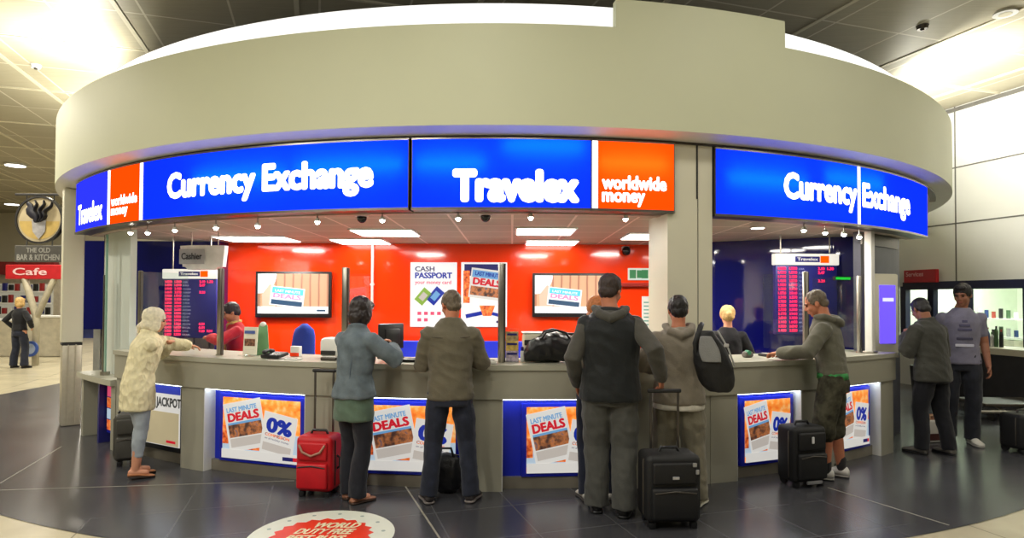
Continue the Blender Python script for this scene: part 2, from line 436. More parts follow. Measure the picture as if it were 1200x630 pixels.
# ------------------------------------------------------------------ illuminated signs
def cylfn(a0, R, z0):
    return lambda x, z: pol(a0+math.degrees(x/R), R, z0+z)
def sign(a0, a1, face, label, words_=(), strips=(), zb=ZSB, zt=ZST, group=None, tubes=()):
    """curved lightbox between two angles; words_: (text, angle0, angle1, baseline, cap, bold, line)"""
    a0 += .02; a1 -= .02; am = (a0+a1)/2
    t = thing('illuminated_sign', label, 'sign', pol(am, RS, zb), group=group)
    m = MB(); m.arc(a0, a1, RS-.16, RS-.145, zb, zt, .8); m.arc(a0, a1, RS-.145, RS-.004, zb, zb+.015, .8); m.arc(a0, a1, RS-.145, RS-.004, zt-.015, zt, .8)
    m.arc(a0, a0+.06, RS-.145, RS-.002, zb+.01, zt-.01); m.arc(a1-.06, a1, RS-.145, RS-.002, zb+.01, zt-.01); wkid(m, 'casing', M['darksteel'], t, 'auto')
    for (f0, f1, zz) in tubes:
        m = MB(); q0, q1 = a0+(a1-a0)*f0, a0+(a1-a0)*f1; n = max(2, int((q1-q0)/1.2)); m.tube([pol(q0+(q1-q0)*i/n, RS-.085, zb+zz) for i in range(n+1)], .016, 8); wkid(m, 'tube', E_TUBE, t, True)
    m = MB(); n = max(2, int((a1-a0)/.6))
    m.add([pol(a0+.06+(a1-a0-.12)*i/n, RS, z) for i in range(n+1) for z in (zb+.015, zt-.01)], [(2*i, 2*i+2, 2*i+3, 2*i+1) for i in range(n)]); wkid(m, 'face', face, t, True)
    m = MB(); m.arc(a0, a1, RS-.012, RS+.008, zb, zb+.022, .8); wkid(m, 'edge_trim', M['steel'], t, 'auto')
    m = MB(); m.arc(a0, a1, RS-.012, RS+.006, zt-.015, zt, .8); wkid(m, 'edge_trim', M['steel'], t, 'auto')
    for (b0, b1) in strips:
        m = MB(); m.arc(max(b0, a0), min(b1, a1), RS, RS+.006, zb+.022, zt-.015, .8); wkid(m, 'divider', E_LETTER, t)
    if words_:
        m = MB()
        for (s, b0, b1, base, cap, bold, line) in words_:
            text_on(m, s, rad(b1-b0)*RS, cap, cylfn(b0, RS+.005, zb), bold, 1.0, line, base)
        wkid(m, 'lettering', E_LETTER, t)
    return t
A = lambda u, v=250: ang(u, RS, v)
a88, a127, a130, a163, a167 = -46.9, A(127), A(128.5), A(163.5), A(166)
a478, a484, a693, a698, a791 = A(479), A(482.5), A(693.5), A(697), A(791)
sign(a88, a127-.12, E_BLUE2, 'narrow blue lit sign at the end of the row, company name in white', [('Travelex', a88+1.6, a127-1.2, .10, .22, .05, 1)])
sign(a127-.12, a163, E_ORANGE, 'narrow orange lit sign between two blue ones at the cream pillar end', [('worldwide', A(130.5), A(161), .215, .10, .045, 1), ('money', A(130.5), A(150), .115, .10, .045, 1)], [(a127-.12, a127+.28)])
sign(a163, a478, E_BLUE, 'long blue lit sign reading Currency Exchange above the red wall', [('Currency Exchange', A(196), A(438), .215, .23, .058, 1)], [(a163+.05, a163+.45)], tubes=((.28, .62, .36), (.66, .98, .40)))
sign(a478+.15, a693, E_BLUE, 'wide blue lit sign with the company name in big white letters', [('Travelex', A(530), A(679), .085, .25, .075, 1)], tubes=((.03, .40, .40), (.52, .95, .55)))
sign(a693, a791, E_ORANGE, 'square orange lit sign beside the tall middle pillar', [('worldwide', A(705), A(781), .195, .115, .05, 1), ('money', A(705), A(756), .085, .115, .05, 1)], [(a693, a693+.42)], tubes=((.1, .9, .42),))
a841, a1006, a1087 = A(838), A(1006), 45.75
sign(a841, a1087, E_BLUE, 'curved blue Currency Exchange sign with a white seam past the middle pillar', [('Currency', A(918), A(1004), .215, .23, .055, 1), ('Exchange', A(1010), A(1066), .215, .23, .055, 1)], [(a1006-.1, a1006+.22)], ZSB2, ZST2, tubes=((.04, .28, .36), (.36, .62, .46)))

# ------------------------------------------------------------------ pillars and end walls
p = thing('pillar', 'tall cream pillar between the two counters of the kiosk', 'pillar', pol(13.9, 7.0))
p0, p1 = ang(783, RS-.02), ang(835.5, RS-.02)
m = MB(); m.arc(p0, p1, RS-.42, RS-.03, ZCT+.001, ZSB-.002, 1); m.arc(a791+.03, p1, RS-.42, RS-.03, ZSB-.002, ZST+.0, 1); wkid(m, 'shaft', M['pillar'], p, 'auto')
m = MB(); m.arc(ang(819, RS)-.06, ang(819, RS)+.06, RS-.04, RS-.024, 2.55, ZST-.0, 1); m.arc(ang(820, RS)-.015, ang(820, RS)+.015, RS-.04, RS-.026, ZCT, 2.55, 1); wkid(m, 'groove', M['darkgap'], p)
p = thing('pillar', 'cream pillar with steel-clad foot under the end of the blue sign', 'pillar', pol(-48.2, 7.02))
pc = pol(-52.3, 7.08); pw = .215
m = MB(); m.rbox((pc.x, pc.y, 1.06+.995), (pw*1.08, pw, 1.98), .02, 2, rad(40)); wkid(m, 'shaft', M['pillar'], p, 'auto')
m = MB(); m.rbox((pc.x, pc.y, .52), (pw, pw, 1.04), .02, 2, rad(40))
for k in (-.04, .04):
    q = Vector((pc.x, pc.y, .53))+Matrix.Rotation(rad(40), 3, 'Z')@Vector((k, -pw/2-.004, 0)); m.box(q, (.012, .012, 1.02), rad(40))
wkid(m, 'cladding', mat('pale_steel', rgb(200, 192, 172), .38, .5, var=.05, scale=20), p, 'auto')
m = MB(); m.rbox((pc.x, pc.y, 1.045), (pw*1.03, pw*1.03, .03), .008, 2, rad(40)); wkid(m, 'collar', M['darkgap'], p)
# pale upright panel beside that pillar
w = MB(); w.arc(-45.2, -37.6, 6.78, 6.85, 0, ZIC-.002, .8); w.arc(-45.5, -45.2, 6.78, 6.85, 0, ZIC-.002, .8, 1); struct(w, 'wall_panel', [M['palepanel'], M['darkgap']])
# dark end wall past the second counter
w = MB(); w.arc(37.7, 47.5, 6.70, 6.78, 0, ZSB2+.02, .8); w.arc(36.3, 37.7, 6.70, 6.78, ZCT+.002, ZSB2+.02, .8)
w.arc(36.3, 46, 6.75, 6.80, ZSB2-.12, ZSB2+.01, .8, 1); struct(w, 'wall_end', [mat('slate_panel', rgb(70, 70, 84), .4), M['darksteel']])
# inner walls: one red, flanked by navy ones; kiosk ceiling
YB = 8.8
xr0 = on_y(265, 300, YB).x
w = MB(); w.box(((xr0+2.32)/2, YB+.05, ZIC/2), (2.32-xr0, .1, ZIC)); struct(w, 'wall_interior', M['red_wall'])
zb_ = on_y(180, 386, YB-.25).z
w = MB(); w.box(((xr0-5.95)/2, YB-.2, (zb_+ZIC)/2), (xr0+5.95, .06, ZIC-zb_)); w.box((xr0, YB-.1, ZIC/2), (.06, .3, ZIC)); struct(w, 'wall_navy', M['blue_wall'])
w = MB(); w.box(((xr0-5.95)/2, YB+.05, zb_/2+.1), (xr0+5.95, .05, zb_+.2))
for k in range(9): w.box((-5.85+k*.22, YB+.01, zb_/2+.1), (.03, .03, zb_+.18))
struct(w, 'wall_blind', mat('grey_blind', rgb(165, 165, 158), .5))
P = [Vector((2.3, 8.8, 0)), Vector((2.74, 8.34, 0)), Vector((3.97, 7.66, 0)), Vector((4.30, 7.52, 0))]
w = MB()
for a, b in zip(P[:-1], P[1:]):
    d = (b-a); w.box(((a.x+b.x)/2, (a.y+b.y)/2, ZIC/2), (d.length+.02, .06, ZIC), math.atan2(d.y, d.x))
struct(w, 'wall_navy_side', M['blue_wall'])
def tile_mat():
    m, nt, o = _new('suspended_ceiling_tiles')
    b = nt.nodes.new('ShaderNodeBsdfPrincipled'); nt.links.new(b.outputs[0], o.inputs[0]); b.inputs['Roughness'].default_value = .6
    tc = nt.nodes.new('ShaderNodeTexCoord'); br = nt.nodes.new('ShaderNodeTexBrick'); br.offset = 0; br.inputs['Scale'].default_value = 1
    br.inputs['Brick Width'].default_value = .6; br.inputs['Row Height'].default_value = .6; br.inputs['Mortar Size'].default_value = .012
    br.inputs['Color1'].default_value = (*rgb(176, 168, 150), 1); br.inputs['Color2'].default_value = (*rgb(184, 176, 158), 1); br.inputs['Mortar'].default_value = (*rgb(235, 222, 210), 1)
    nt.links.new(tc.outputs['Object'], br.inputs['Vector']); nt.links.new(br.outputs['Color'], b.inputs['Base Color'])
    return m
m = MB(); m.arc(-50, 48, 1.5, RS-.17, ZIC, ZIC+.04, 2.5); struct(m, 'ceiling_kiosk', tile_mat())
m = MB(); m.arc(-47, 46, RS-.24, RS-.17, ZIC-.03, ZIC+.001, 1); struct(m, 'trim_10', mat('pelmet', rgb(190, 170, 158), .4))
# inner floor platform is the hall floor itself

# ------------------------------------------------------------------ ceiling light panels and spots
def lightpanel(u0, u1, v0, v1, label, group='light panels in the kiosk ceiling'):
    a = on_z((u0+u1)/2, v1, ZIC); b = on_z((u0+u1)/2, v0, ZIC)   # v0 = near edge seen higher
    w = (u1-u0)*((a.y+b.y)/2)/FPX; yc = (a.y+b.y)/2; dpt = min(.62, abs(a.y-b.y)); yc = min(yc, 8.74-dpt/2); x = ((u0+u1)/2-600)*yc/FPX
    t = thing('ceiling_light_panel', label, 'light', (x, yc, ZIC), group=None)
    m = MB(); m.box((0, 0, -.008), (w+.05, dpt+.05, .016)); kid(m, 'frame', M['white'], t)
    m = MB(); m.box((0, 0, -.019), (w, dpt, .008)); kid(m, 'diffuser', E_WHITE, t)
    return t
lightpanel(262, 342, 274.5, 283, 'bright ceiling light panel above the seated clerk and television')
lightpanel(418, 486, 266.5, 276, 'ceiling light panel beside a black camera dome, above the denim jacket')
lightpanel(394, 452, 279.5, 284.5, 'slim ceiling light panel just in front of the red wall')
lightpanel(606, 671, 265, 274.5, 'ceiling light panel over the television by the two posters')
lightpanel(618, 674, 283, 287.5, 'slim ceiling light panel close to the red wall over a television')
lightpanel(733, 784, 272, 279.5, 'ceiling light panel against the tall middle pillar')
E_SPOT = emit('halogen_lamp', (1, .93, .8), 45)
def spot(u, v, label):
    a = ang(u, RS-.12, v); p = pol(a, RS-.12, 0); z = min(ZSB-.012, on_y(u, v, p.y).z+.03)
    t = thing('spot_lamp', label, 'lamp', (p.x, p.y, z), group='halogen spots under the sign edge')
    m = MB(); m.cyl((0, 0, -.035), .028, .03, 16, .016); kid(m, 'housing', M['white'], t, 'auto')
    m = MB(); m.cyl((0, 0, -.005), .006, (ZSB2 if u > 900 else ZSB)-z+.004, 8); kid(m, 'stem', M['steel'], t)
    m = MB(); m.ball((0, 0, -.038), .021, n=12, m=8); kid(m, 'bulb', E_SPOT, t, True)
for u, v, l in [(153, 272, 'small halogen spot under the orange end sign, above the stainless post'), (173, 272, 'small halogen spot just past the seam of the orange and blue signs'),
                (205, 269, 'small halogen spot above the rate board hung by the clerk'), (253, 266, 'small halogen spot over the hanging grey cashier sign'), (302, 264, 'small halogen spot over the first ceiling light panel'),
                (372, 259, 'small halogen spot under the letters of Exchange'), (448, 257, 'small halogen spot beside the first black camera dome'),
                (537, 255, 'small halogen spot beside the second black camera dome'), (622, 254, 'small halogen spot over the second television'), (733, 255, 'small halogen spot under the square orange sign'),
                (942, 269, 'small halogen spot over the man in shorts'), (967, 272, 'small halogen spot second along the sign past the pillar'), (989, 274, 'small halogen spot third along the sign past the pillar'), (1007, 277, 'small halogen spot beside the white post')]:
    spot(u, v, l)
t = thing('recessed_downlight', 'flat round downlight set in the kiosk ceiling past the pillar', 'light', on_z(888, 266, ZIC))
m = MB(); m.cyl((0, 0, -.012), .085, .012); kid(m, 'rim', M['white'], t)
m = MB(); m.cyl((0, 0, -.016), .065, .006); kid(m, 'lens', E_WHITE, t)
for u, v, l in ((424, 262, 'black camera dome over the woman in denim'), (569, 260, 'black camera dome over the man in the grey fleece')):
    a = ang(u, RS-.3, v); q = pol(a, RS-.3, ZIC)
    t = thing('ceiling_camera', l, 'camera', q)
    m = MB(); m.cyl((0, 0, -.03), .06, .03); kid(m, 'base', M['white'], t, 'auto')
    m = MB(); m.ball((0, 0, -.04), (.046, .046, .05)); kid(m, 'dome', M['blackgloss'], t, True)

# ------------------------------------------------------------------ counter
ctr = thing('service_counter', 'long curved grey service counter with cut-out poster bays', 'counter', pol(0, 6.9))
cA, cB = ang(133.5, RC+.035), 37.6
m = MB(); m.arc(cA, cB, 6.42, RC+.035, ZCT-.045, ZCT, .8); wkid(m, 'worktop', M['laminate_top'], ctr, 'auto')
E_BAY = emit('bay_lamp', (.85, .95, 1), 7)
ZO = .79                                          # top of the poster bays
m = MB(); m.arc(cA+.05, cB-.05, 6.99, RC+.02, ZO, ZCT-.045, .8); wkid(m, 'apron', M['laminate'], ctr, 'auto')
g = lambda u, v=520: ang(u, RC, v)
bays = [(g(149), g(212)), (g(238), g(357)), (g(398), g(548)), (g(588), g(722)), (g(864), g(940)), (g(977), g(1033))]
piers = [(cA+.1, bays[0][0])]+[(bays[i][1], bays[i+1][0]) for i in range(3)]+[(bays[3][1], g(778)), (g(778), g(832)), (g(832.6), bays[4][0]), (bays[4][1], bays[5][0]), (bays[5][1], g(1047))]
for (x0, x1) in piers:
    m = MB(); m.arc(x0, x1, 6.70, RC, 0, ZO+.002, .8)
    wkid(m, 'pier', M['laminate'], ctr, 'auto')
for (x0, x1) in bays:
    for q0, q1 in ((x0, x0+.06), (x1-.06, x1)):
        m = MB(); m.arc(q0, q1, 6.92, RC-.004, .0, ZO, 1); wkid(m, 'lit_white_side', M['white'], ctr)  # laminate pier sides: the bay lamp's brightness is put into the white colour
    m = MB(); m.arc(x0, x1, 6.86, 6.92, .10, ZO, .8); wkid(m, 'back_panel', M['blue_panel'], ctr, 'auto')
    m = MB(); m.arc(x0, x1, 6.88, 6.96, 0, .10, .8); wkid(m, 'skirting', M['skirt'], ctr, 'auto')
    m = MB(); m.arc(x0+.05, x1-.05, 6.98, 7.03, ZO-.012, ZO, .8); wkid(m, 'bay_lamp', E_BAY, ctr)
m = MB(); m.arc(cA, cB, 6.36, 6.42, 0, ZCT-.05, 1.2); wkid(m, 'inner_panel', M['laminate'], ctr, 'auto')
# low ledge at the pillar end
lg = thing('low_ledge', 'low beige writing ledge between the steel-footed pillar and the counter', 'counter', pol(-40.4, 6.9))
m = MB(); m.arc(-45.8, cA-.1, 6.86, RC+.05, .70, .76, .8); wkid(m, 'ledge_top', M['laminate_top'], lg, 'auto')
m = MB(); m.arc(-36.9, cA-.1, 6.86, RC, 0, .70, .8); wkid(m, 'pier', M['laminate'], lg, 'auto')
m = MB(); m.arc(-45.8, -44.9, 6.86, RC, 0, .70, .8); wkid(m, 'pier', M['laminate'], lg, 'auto')
m = MB(); m.arc(-44.9, -36.9, 6.86, 6.90, 0, .70, .8); wkid(m, 'back_panel', M['laminate'], lg, 'auto')
m = MB(); m.arc(-40.9, -40.5, 6.90, 7.02, 0, .70, .8); wkid(m, 'partition', M['navy'], lg)

# ------------------------------------------------------------------ glass screens on steel posts along the counter
def post(u, vt, label, R=6.86, ln=.5, w=.055):
    a = ang(u, R, 420); p = pol(a, R, ZCT); zt = on_y(u, vt, p.y).z
    t = thing('screen_post', label, 'post', p, rz=rad(a))
    m = MB(); m.rbox((0, 0, (zt-ZCT)/2), (w, .03, zt-ZCT), .008, 2); kid(m, 'upright', M['steel'], t, 'auto')
    m = MB(); m.box((w/2+.006, .0, (zt-ZCT)/2), (.012, .028, zt-ZCT-.01)); kid(m, 'side_strip', M['darksteel'], t)
    m = MB(); m.cyl((0, 0, 0), .034, .012, 20); kid(m, 'base_plate', M['steel'], t)
    m = MB(); m.box((0, .02+ln/2, (zt-ZCT)/2+.02), (.008, ln, zt-ZCT-.06)); kid(m, 'glass_pane', M['glass'], t)
post(163, 317, 'slim stainless post in front of the navy panel behind the headscarf')
post(257, 314, 'stainless post beside the hanging exchange rate board')
post(403.5, 313, 'stainless post behind the woman in the denim jacket')
post(587, 308, 'stainless post in front of the holiday offers poster')
post(944, 318, 'stainless post behind the head of the man in shorts')
post(1007, 323, 'stainless post next to the white upright past the man in shorts', R=6.86)
# post with green glass at the low ledge
a = ang(122.5, 6.95, 435); q = pol(a, 6.95, .76)
t = thing('screen_post', 'dark steel post with green glass edge on the low ledge', 'post', q, rz=rad(a))
zt = on_y(122, 322, q.y).z
m = MB(); m.rbox((-.02, 0, (zt-.76)/2), (.05, .035, zt-.76), .008, 2); kid(m, 'upright', M['darksteel'], t, 'auto')
m = MB(); m.box((.05, -.01, (ZSB-.78)/2), (.045, .014, ZSB-.82)); kid(m, 'glass_edge', M['greenedge'], t)
m = MB(); m.cyl((.05, -.01, 0), .05, .04, 18); kid(m, 'foot', M['steel'], t)
# white full-height upright
a = ang(1019.5, 6.95, 380); q = pol(a, 6.95, ZCT)
t = thing('white_upright', 'slim white full height post at the end of the counter', 'post', q, rz=rad(a))
m = MB(); m.rbox((0, 0, (ZSB2-ZCT)/2), (.075, .08, ZSB2-ZCT), .012, 2); kid(m, 'shaft', M['white'], t, 'auto')
m = MB(); m.rbox((0, 0, .012), (.11, .11, .024), .006, 2); kid(m, 'foot', M['steel'], t, 'auto')
# ================================================================== flat printed things
def quad(mb, cx, cz, w, h, y, rot=0.0, mi=0, thick=.0012):
    c, s = math.cos(rot), math.sin(rot); vs = []
    for yy in (y, y+thick):
        for dx, dz in ((-w/2, -h/2), (w/2, -h/2), (w/2, h/2), (-w/2, h/2)):
            vs.append((cx+dx*c-dz*s, yy, cz+dx*s+dz*c))
    return mb.add(vs, [(0, 1, 2, 3), (7, 6, 5, 4), (0, 4, 5, 1), (1, 5, 6, 2), (2, 6, 7, 3), (3, 7, 4, 0)], mi)
def rfn(cx, cz, y, rot):
    c, s = math.cos(rot), math.sin(rot)
    return lambda x, z: Vector((cx+x*c-z*s, y, cz+x*s+z*c))
def print_photo(name, cols, scale, s=1.0):
    """printed holiday picture: mottled bands of colour"""
    m, nt, o = _new(name); b = nt.nodes.new('ShaderNodeBsdfPrincipled'); nt.links.new(b.outputs[0], o.inputs[0]); b.inputs['Roughness'].default_value = .4
    tc = nt.nodes.new('ShaderNodeTexCoord'); n = nt.nodes.new('ShaderNodeTexNoise'); n.inputs['Scale'].default_value = scale; n.inputs['Detail'].default_value = 3
    r = nt.nodes.new('ShaderNodeValToRGB'); nt.links.new(tc.outputs['Object'], n.inputs['Vector']); nt.links.new(n.outputs['Fac'], r.inputs[0])
    e = r.color_ramp.elements
    e[0].position = .3; e[0].color = (*cols[0], 1); e[1].position = .7; e[1].color = (*cols[-1], 1)
    for i, c in enumerate(cols[1:-1]):
        k = e.new(.3+.4*(i+1)/(len(cols)-1)); k.color = (*c, 1)
    nt.links.new(r.outputs[0], b.inputs['Base Color']); nt.links.new(r.outputs[0], b.inputs['Emission Color']); b.inputs['Emission Strength'].default_value = s
    return m
PS = .58
PW = emit('print_white', rgb(245, 242, 236), PS); PGREY = emit('print_pale', rgb(214, 205, 196), PS)
PO = print_photo('print_orange', [rgb(240, 110, 30), rgb(250, 150, 60), rgb(240, 190, 130)], 14, PS)
PRED = emit('print_red', rgb(232, 30, 52), PS); PBLUE = emit('print_blue', rgb(20, 50, 175), PS); PSKY = emit('print_sky', rgb(120, 180, 232), PS)
PTOWN = print_photo('print_town', [rgb(44, 36, 40), rgb(96, 62, 48), rgb(176, 108, 62), rgb(90, 84, 96)], 16, PS)
PHILL = print_photo('print_hill', [rgb(130, 45, 25), rgb(215, 95, 40), rgb(240, 150, 80)], 25, PS)
PINK = emit('print_pink', rgb(250, 90, 130), PS); PTXT = emit('print_navy', rgb(40, 40, 110), PS); PPALE = emit('print_pale_blue', rgb(200, 222, 240), PS)
PSAND = emit('print_sand', rgb(206, 190, 150), PS)
M['frame_blue'] = mat('blue_frame', rgb(22, 34, 175), .3)

def offer_poster(u0, u1, label, v0=462, v1=545, R=6.985, zb=.106, zt=.745):
    a0, a1 = ang(u0, R, 500), ang(u1, R, 500); p0, p1 = pol(a0, R), pol(a1, R); w = (p1-p0).length; am = (a0+a1)/2
    c = (p0+p1)/2; h = zt-zb
    t = thing('lightbox_poster', label, 'poster', (c.x, c.y, zb), rz=rad(am), group=None)
    fw = .045
    m = MB(); m.rbox((0, .02, h/2), (w, .04, h), .008, 2)
    kid(m, 'frame', M['frame_blue'], t, 'auto')
    W, H = w-2*fw, h-2*fw+.02; z0 = fw-.01
    m = MB(); quad(m, 0, z0+H/2, W, H, -.004); kid(m, 'panel', PO, t)
    m = MB(); quad(m, 0, z0+H*.27, W, H*.36, -.0055, 0, 0); quad(m, -W*.03, z0+H*.185, W*.55, H*.05, -.0065, 0, 1); quad(m, -W*.46, z0+H*.38, W*.08, H*.30, -.0065, 0, 1)
    kid(m, 'picture', [PPALE, PHILL], t)
    # two tilted cards
    x, z, r1 = -W*.20, z0+H*.56, rad(12)
    card = MB(); quad(card, x, z, W*.50, H*.80, -.009, r1); cd_ = kid(card, 'offer_card', PW, t)
    m = MB(); quad(m, *(rfn(x, z, 0, r1)(0, -H*.06).xz), W*.44, H*.22, -.0105, r1, 0); quad(m, *(rfn(x, z, 0, r1)(0, H*.055).xz), W*.44, H*.035, -.0115, r1, 1)
    quad(m, *(rfn(x, z, 0, r1)(0, -H*.26).xz), W*.44, H*.14, -.0105, r1, 2)
    kid(m, 'card_photo', [PTOWN, PSKY, PGREY], cd_)
    m = MB(); f = rfn(x, z, -.0115, r1)
    text_on(m, 'LAST MINUTE', W*.40, H*.075, lambda a, b: f(a-W*.21, b+H*.245), .04, mi=0)
    text_on(m, 'DEALS', W*.42, H*.13, lambda a, b: f(a-W*.21, b+H*.095), .06, mi=1)
    kid(m, 'lettering', [PSKY, PRED], cd_)
    x, z, r2 = W*.235, z0+H*.44, rad(-9)
    card = MB(); quad(card, x, z, W*.42, H*.68, -.0125, r2); cd2 = kid(card, 'offer_card', PW, t)
    f = rfn(x, z, -.0145, r2)
    m = MB(); text_on(m, '0%', W*.33, H*.22, lambda a, b: f(a-W*.165, b+H*.03), .06, mi=0)
    text_on(m, 'COMMISSION', W*.31, H*.045, lambda a, b: f(a-W*.165, b-H*.045), .03, mi=1)
    text_on(m, 'on all holiday money', W*.31, H*.030, lambda a, b: f(a-W*.165, b-H*.10), .01, mi=2)
    kid(m, 'lettering', [PBLUE, PHILL, PTXT], cd2)
    m = MB(); quad(m, *(rfn(x, z, 0, r2)(0, -H*.22).xz), W*.36, H*.13, -.0138, r2); kid(m, 'card_photo', PGREY, cd2)
    m = MB(); quad(m, 0, z0+H*.075, W, H*.15, -.016); ft = kid(m, 'footer', PW, t)
    m = MB(); quad(m, W*.36, z0+H*.075, W*.13, H*.06, -.0175, 0, 0); quad(m, W*.45, z0+H*.075, W*.05, H*.06, -.0175, 0, 1); kid(m, 'logo', [PTXT, PRED], ft)
    return t
offer_poster(257, 357, 'lit holiday offers poster beside the red suitcase')
offer_poster(424, 540, 'lit holiday offers poster half hidden behind the dark jeans')
offer_poster(611, 716, 'lit holiday offers poster between the grey fleece man and the tall man')
offer_poster(868, 930, 'lit holiday offers poster below the counter behind the black suitcase of the man in shorts')
offer_poster(976, 1020, 'narrow lit holiday offers poster at the end of the curved counter')

def money_poster():
    R = 6.98; a0, a1 = ang(178, R), ang(213, R); p0, p1 = pol(a0, R), pol(a1, R); w = (p1-p0).length+.25; c = pol(a0+(a1-a0)*.3, R)
    t = thing('lightbox_poster', 'pale lit poster under the counter behind the bare ankles', 'poster', (c.x, c.y, .106), rz=rad((a0+a1)/2))
    h = .66
    m = MB(); m.rbox((0, .02, h/2), (w, .04, h), .008, 2); kid(m, 'frame', M['black'], t, 'auto')
    m = MB(); quad(m, 0, h*.53, w-.02, h*.90, -.004, 0, 0); quad(m, 0, h*.34, w-.06, h*.50, -.006, 0, 1); quad(m, 0, h*.93, w-.02, h*.12, -.006, 0, 2); kid(m, 'panel', [PW, PSAND, PBLUE], t)
    m = MB(); text_on(m, 'JACKPOT', w*.55, h*.13, lambda a, b: Vector((a-w*.04, -.008, b+h*.68)), .05); quad(m, w*.30, h*.15, w*.2, .025, -.009, 0, 1); kid(m, 'lettering', [mat('print_grey', rgb(90, 92, 96), .5), PRED], t)
money_poster()
a = ang(120, 6.66, 480)
t = thing('leaflet_poster', 'small printed panel of pictures under the low ledge', 'poster', pol(-38.7, 6.935, .12), rz=rad(-38.7))
m = MB(); m.box((0, .0, .27), (.36, .03, .54)); kid(m, 'frame', M['frame_blue'], t)
m = MB()
for k, c_ in enumerate((0, 1, 0, 2)): quad(m, 0, .09+k*.125, .34, .115, -.0185, 0, c_)
kid(m, 'picture', [PHILL, PPALE, PINK], t)

# ------------------------------------------------------------------ televisions
TVS = .95
TW = emit('screen_white', rgb(240, 242, 245), TVS)
def stripes():
    m, nt, o = _new('screen_deck'); b = nt.nodes.new('ShaderNodeBsdfPrincipled'); nt.links.new(b.outputs[0], o.inputs[0]); b.inputs['Base Color'].default_value = (.1, .07, .05, 1)
    tc = nt.nodes.new('ShaderNodeTexCoord'); w = nt.nodes.new('ShaderNodeTexWave'); w.inputs['Scale'].default_value = 2.6; w.inputs['Distortion'].default_value = .6; w.inputs['Detail'].default_value = 2
    nt.links.new(tc.outputs['Object'], w.inputs['Vector']); r = nt.nodes.new('ShaderNodeValToRGB'); e = r.color_ramp.elements
    e[0].position = 0; e[0].color = (*rgb(190, 104, 74), 1); e[1].position = .18; e[1].color = (*rgb(248, 182, 136), 1)
    nt.links.new(w.outputs['Fac'], r.inputs[0]); nt.links.new(r.outputs[0], b.inputs['Emission Color']); b.inputs['Emission Strength'].default_value = TVS
    return m
TDECK = stripes(); TCYAN = emit('screen_cyan', rgb(90, 205, 235), TVS); TPINK = emit('screen_pink', rgb(250, 150, 190), TVS); TDARK = emit('screen_dark', rgb(50, 80, 110), TVS); TSKIN = emit('screen_peach', rgb(245, 190, 165), TVS)
def tv(u0, v0, u1, v1, label):
    y = YB-.09; p = on_y(u0, v0, y); q = on_y(u1, v1, y); w = q.x-p.x; h = p.z-q.z
    t = thing('wall_television', label, 'television', ((p.x+q.x)/2, y, q.z))
    m = MB(); m.rbox((0, .03, h/2), (w, .06, h), .008, 2)
    kid(m, 'bezel', M['black'], t, 'auto')
    W, H = w-.07, h-.09; zc = h/2+.01
    m = MB(); quad(m, 0, zc, W, H, -.003); s = kid(m, 'screen', TDECK, t)
    m = MB(); quad(m, 0, zc-H*.41, W, H*.18, -.006, 0, 0)
    n = 16; R1 = H*.5
    fan = [(-W/2, -.005, zc+H/2)]+[(-W/2+R1*.95*math.cos(k*PI/2/n), -.005, zc+H/2-R1*math.sin(k*PI/2/n)) for k in range(n+1)]
    m.add(fan, [(0, k, k+1) for k in range(1, n+1)], 0)
    m.add([(-W*.43, -.0065, zc-H*.32), (-W*.25, -.0065, zc-H*.32), (-W*.20, -.0065, zc+H*.15), (-W*.33, -.0065, zc+H*.24), (-W*.44, -.0065, zc-H*.02)], [(0, 1, 2, 3, 4)], 1)
    kid(m, 'picture', [TW, TSKIN], s)
    x, z, r = -W*.08, zc-H*.08, rad(-6)
    m = MB(); quad(m, x, z, W*.48, H*.48, -.009, r, 0)
    quad(m, *(rfn(x, z, 0, r)(0, H*.14).xz), W*.44, H*.15, -.0105, r, 1); quad(m, *(rfn(x, z, 0, r)(0, -H*.155).xz), W*.44, H*.12, -.0105, r, 2)
    cdd = kid(m, 'offer_card', [TW, TCYAN, TDARK], s)
    m = MB(); f = rfn(x, z, -.0115, r)
    text_on(m, 'DEALS', W*.40, H*.11, lambda a, b: f(a-W*.20, b-H*.045), .05, mi=0); text_on(m, 'LAST MINUTE', W*.36, H*.06, lambda a, b: f(a-W*.18, b+H*.105), .03, mi=1)
    quad(m, W*.40, zc-H*.42, W*.12, H*.045, -.008, 0, 2)
    kid(m, 'lettering', [TPINK, TW, TDARK], s)
    m = MB(); m.box((0, .065, h/2), (.3, .05, .25)); kid(m, 'bracket', M['darksteel'], t)
    return t
tv(299.5, 317.5, 387.5, 372, 'wall television over the seated clerk on the red wall')
tv(624, 319.5, 712, 371.5, 'wall television between the posters and the tall man on the red wall')

# ------------------------------------------------------------------ two white posters on the red wall
def wall_poster(u0, v0, u1, v1, label):
    y = YB-.03; p = on_y(u0, v0, y); q = on_y(u1, v1, y); w = q.x-p.x; h = p.z-q.z
    t = thing('wall_poster', label, 'poster', ((p.x+q.x)/2, y, q.z))
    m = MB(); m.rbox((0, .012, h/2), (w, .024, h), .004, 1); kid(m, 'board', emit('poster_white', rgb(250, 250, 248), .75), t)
    return t, w, h
t, w, h = wall_poster(481, 307, 535, 383, 'white travel card poster behind the head of the grey fleece man')
m = MB()
text_on(m, 'CASH', w*.42, h*.075, lambda a, b: Vector((a-w*.40, -.002, b+h*.86)), .03, mi=1)
text_on(m, 'PASSPORT', w*.80, h*.085, lambda a, b: Vector((a-w*.40, -.002, b+h*.755)), .05, mi=0)
text_on(m, 'your money card', w*.78, h*.055, lambda a, b: Vector((a-w*.40, -.002, b+h*.665)), .02, mi=2)
for k in range(4): quad(m, -w*.30+k*w*.14, h*.21, w*.08, h*.05, -.002, 0, 2)
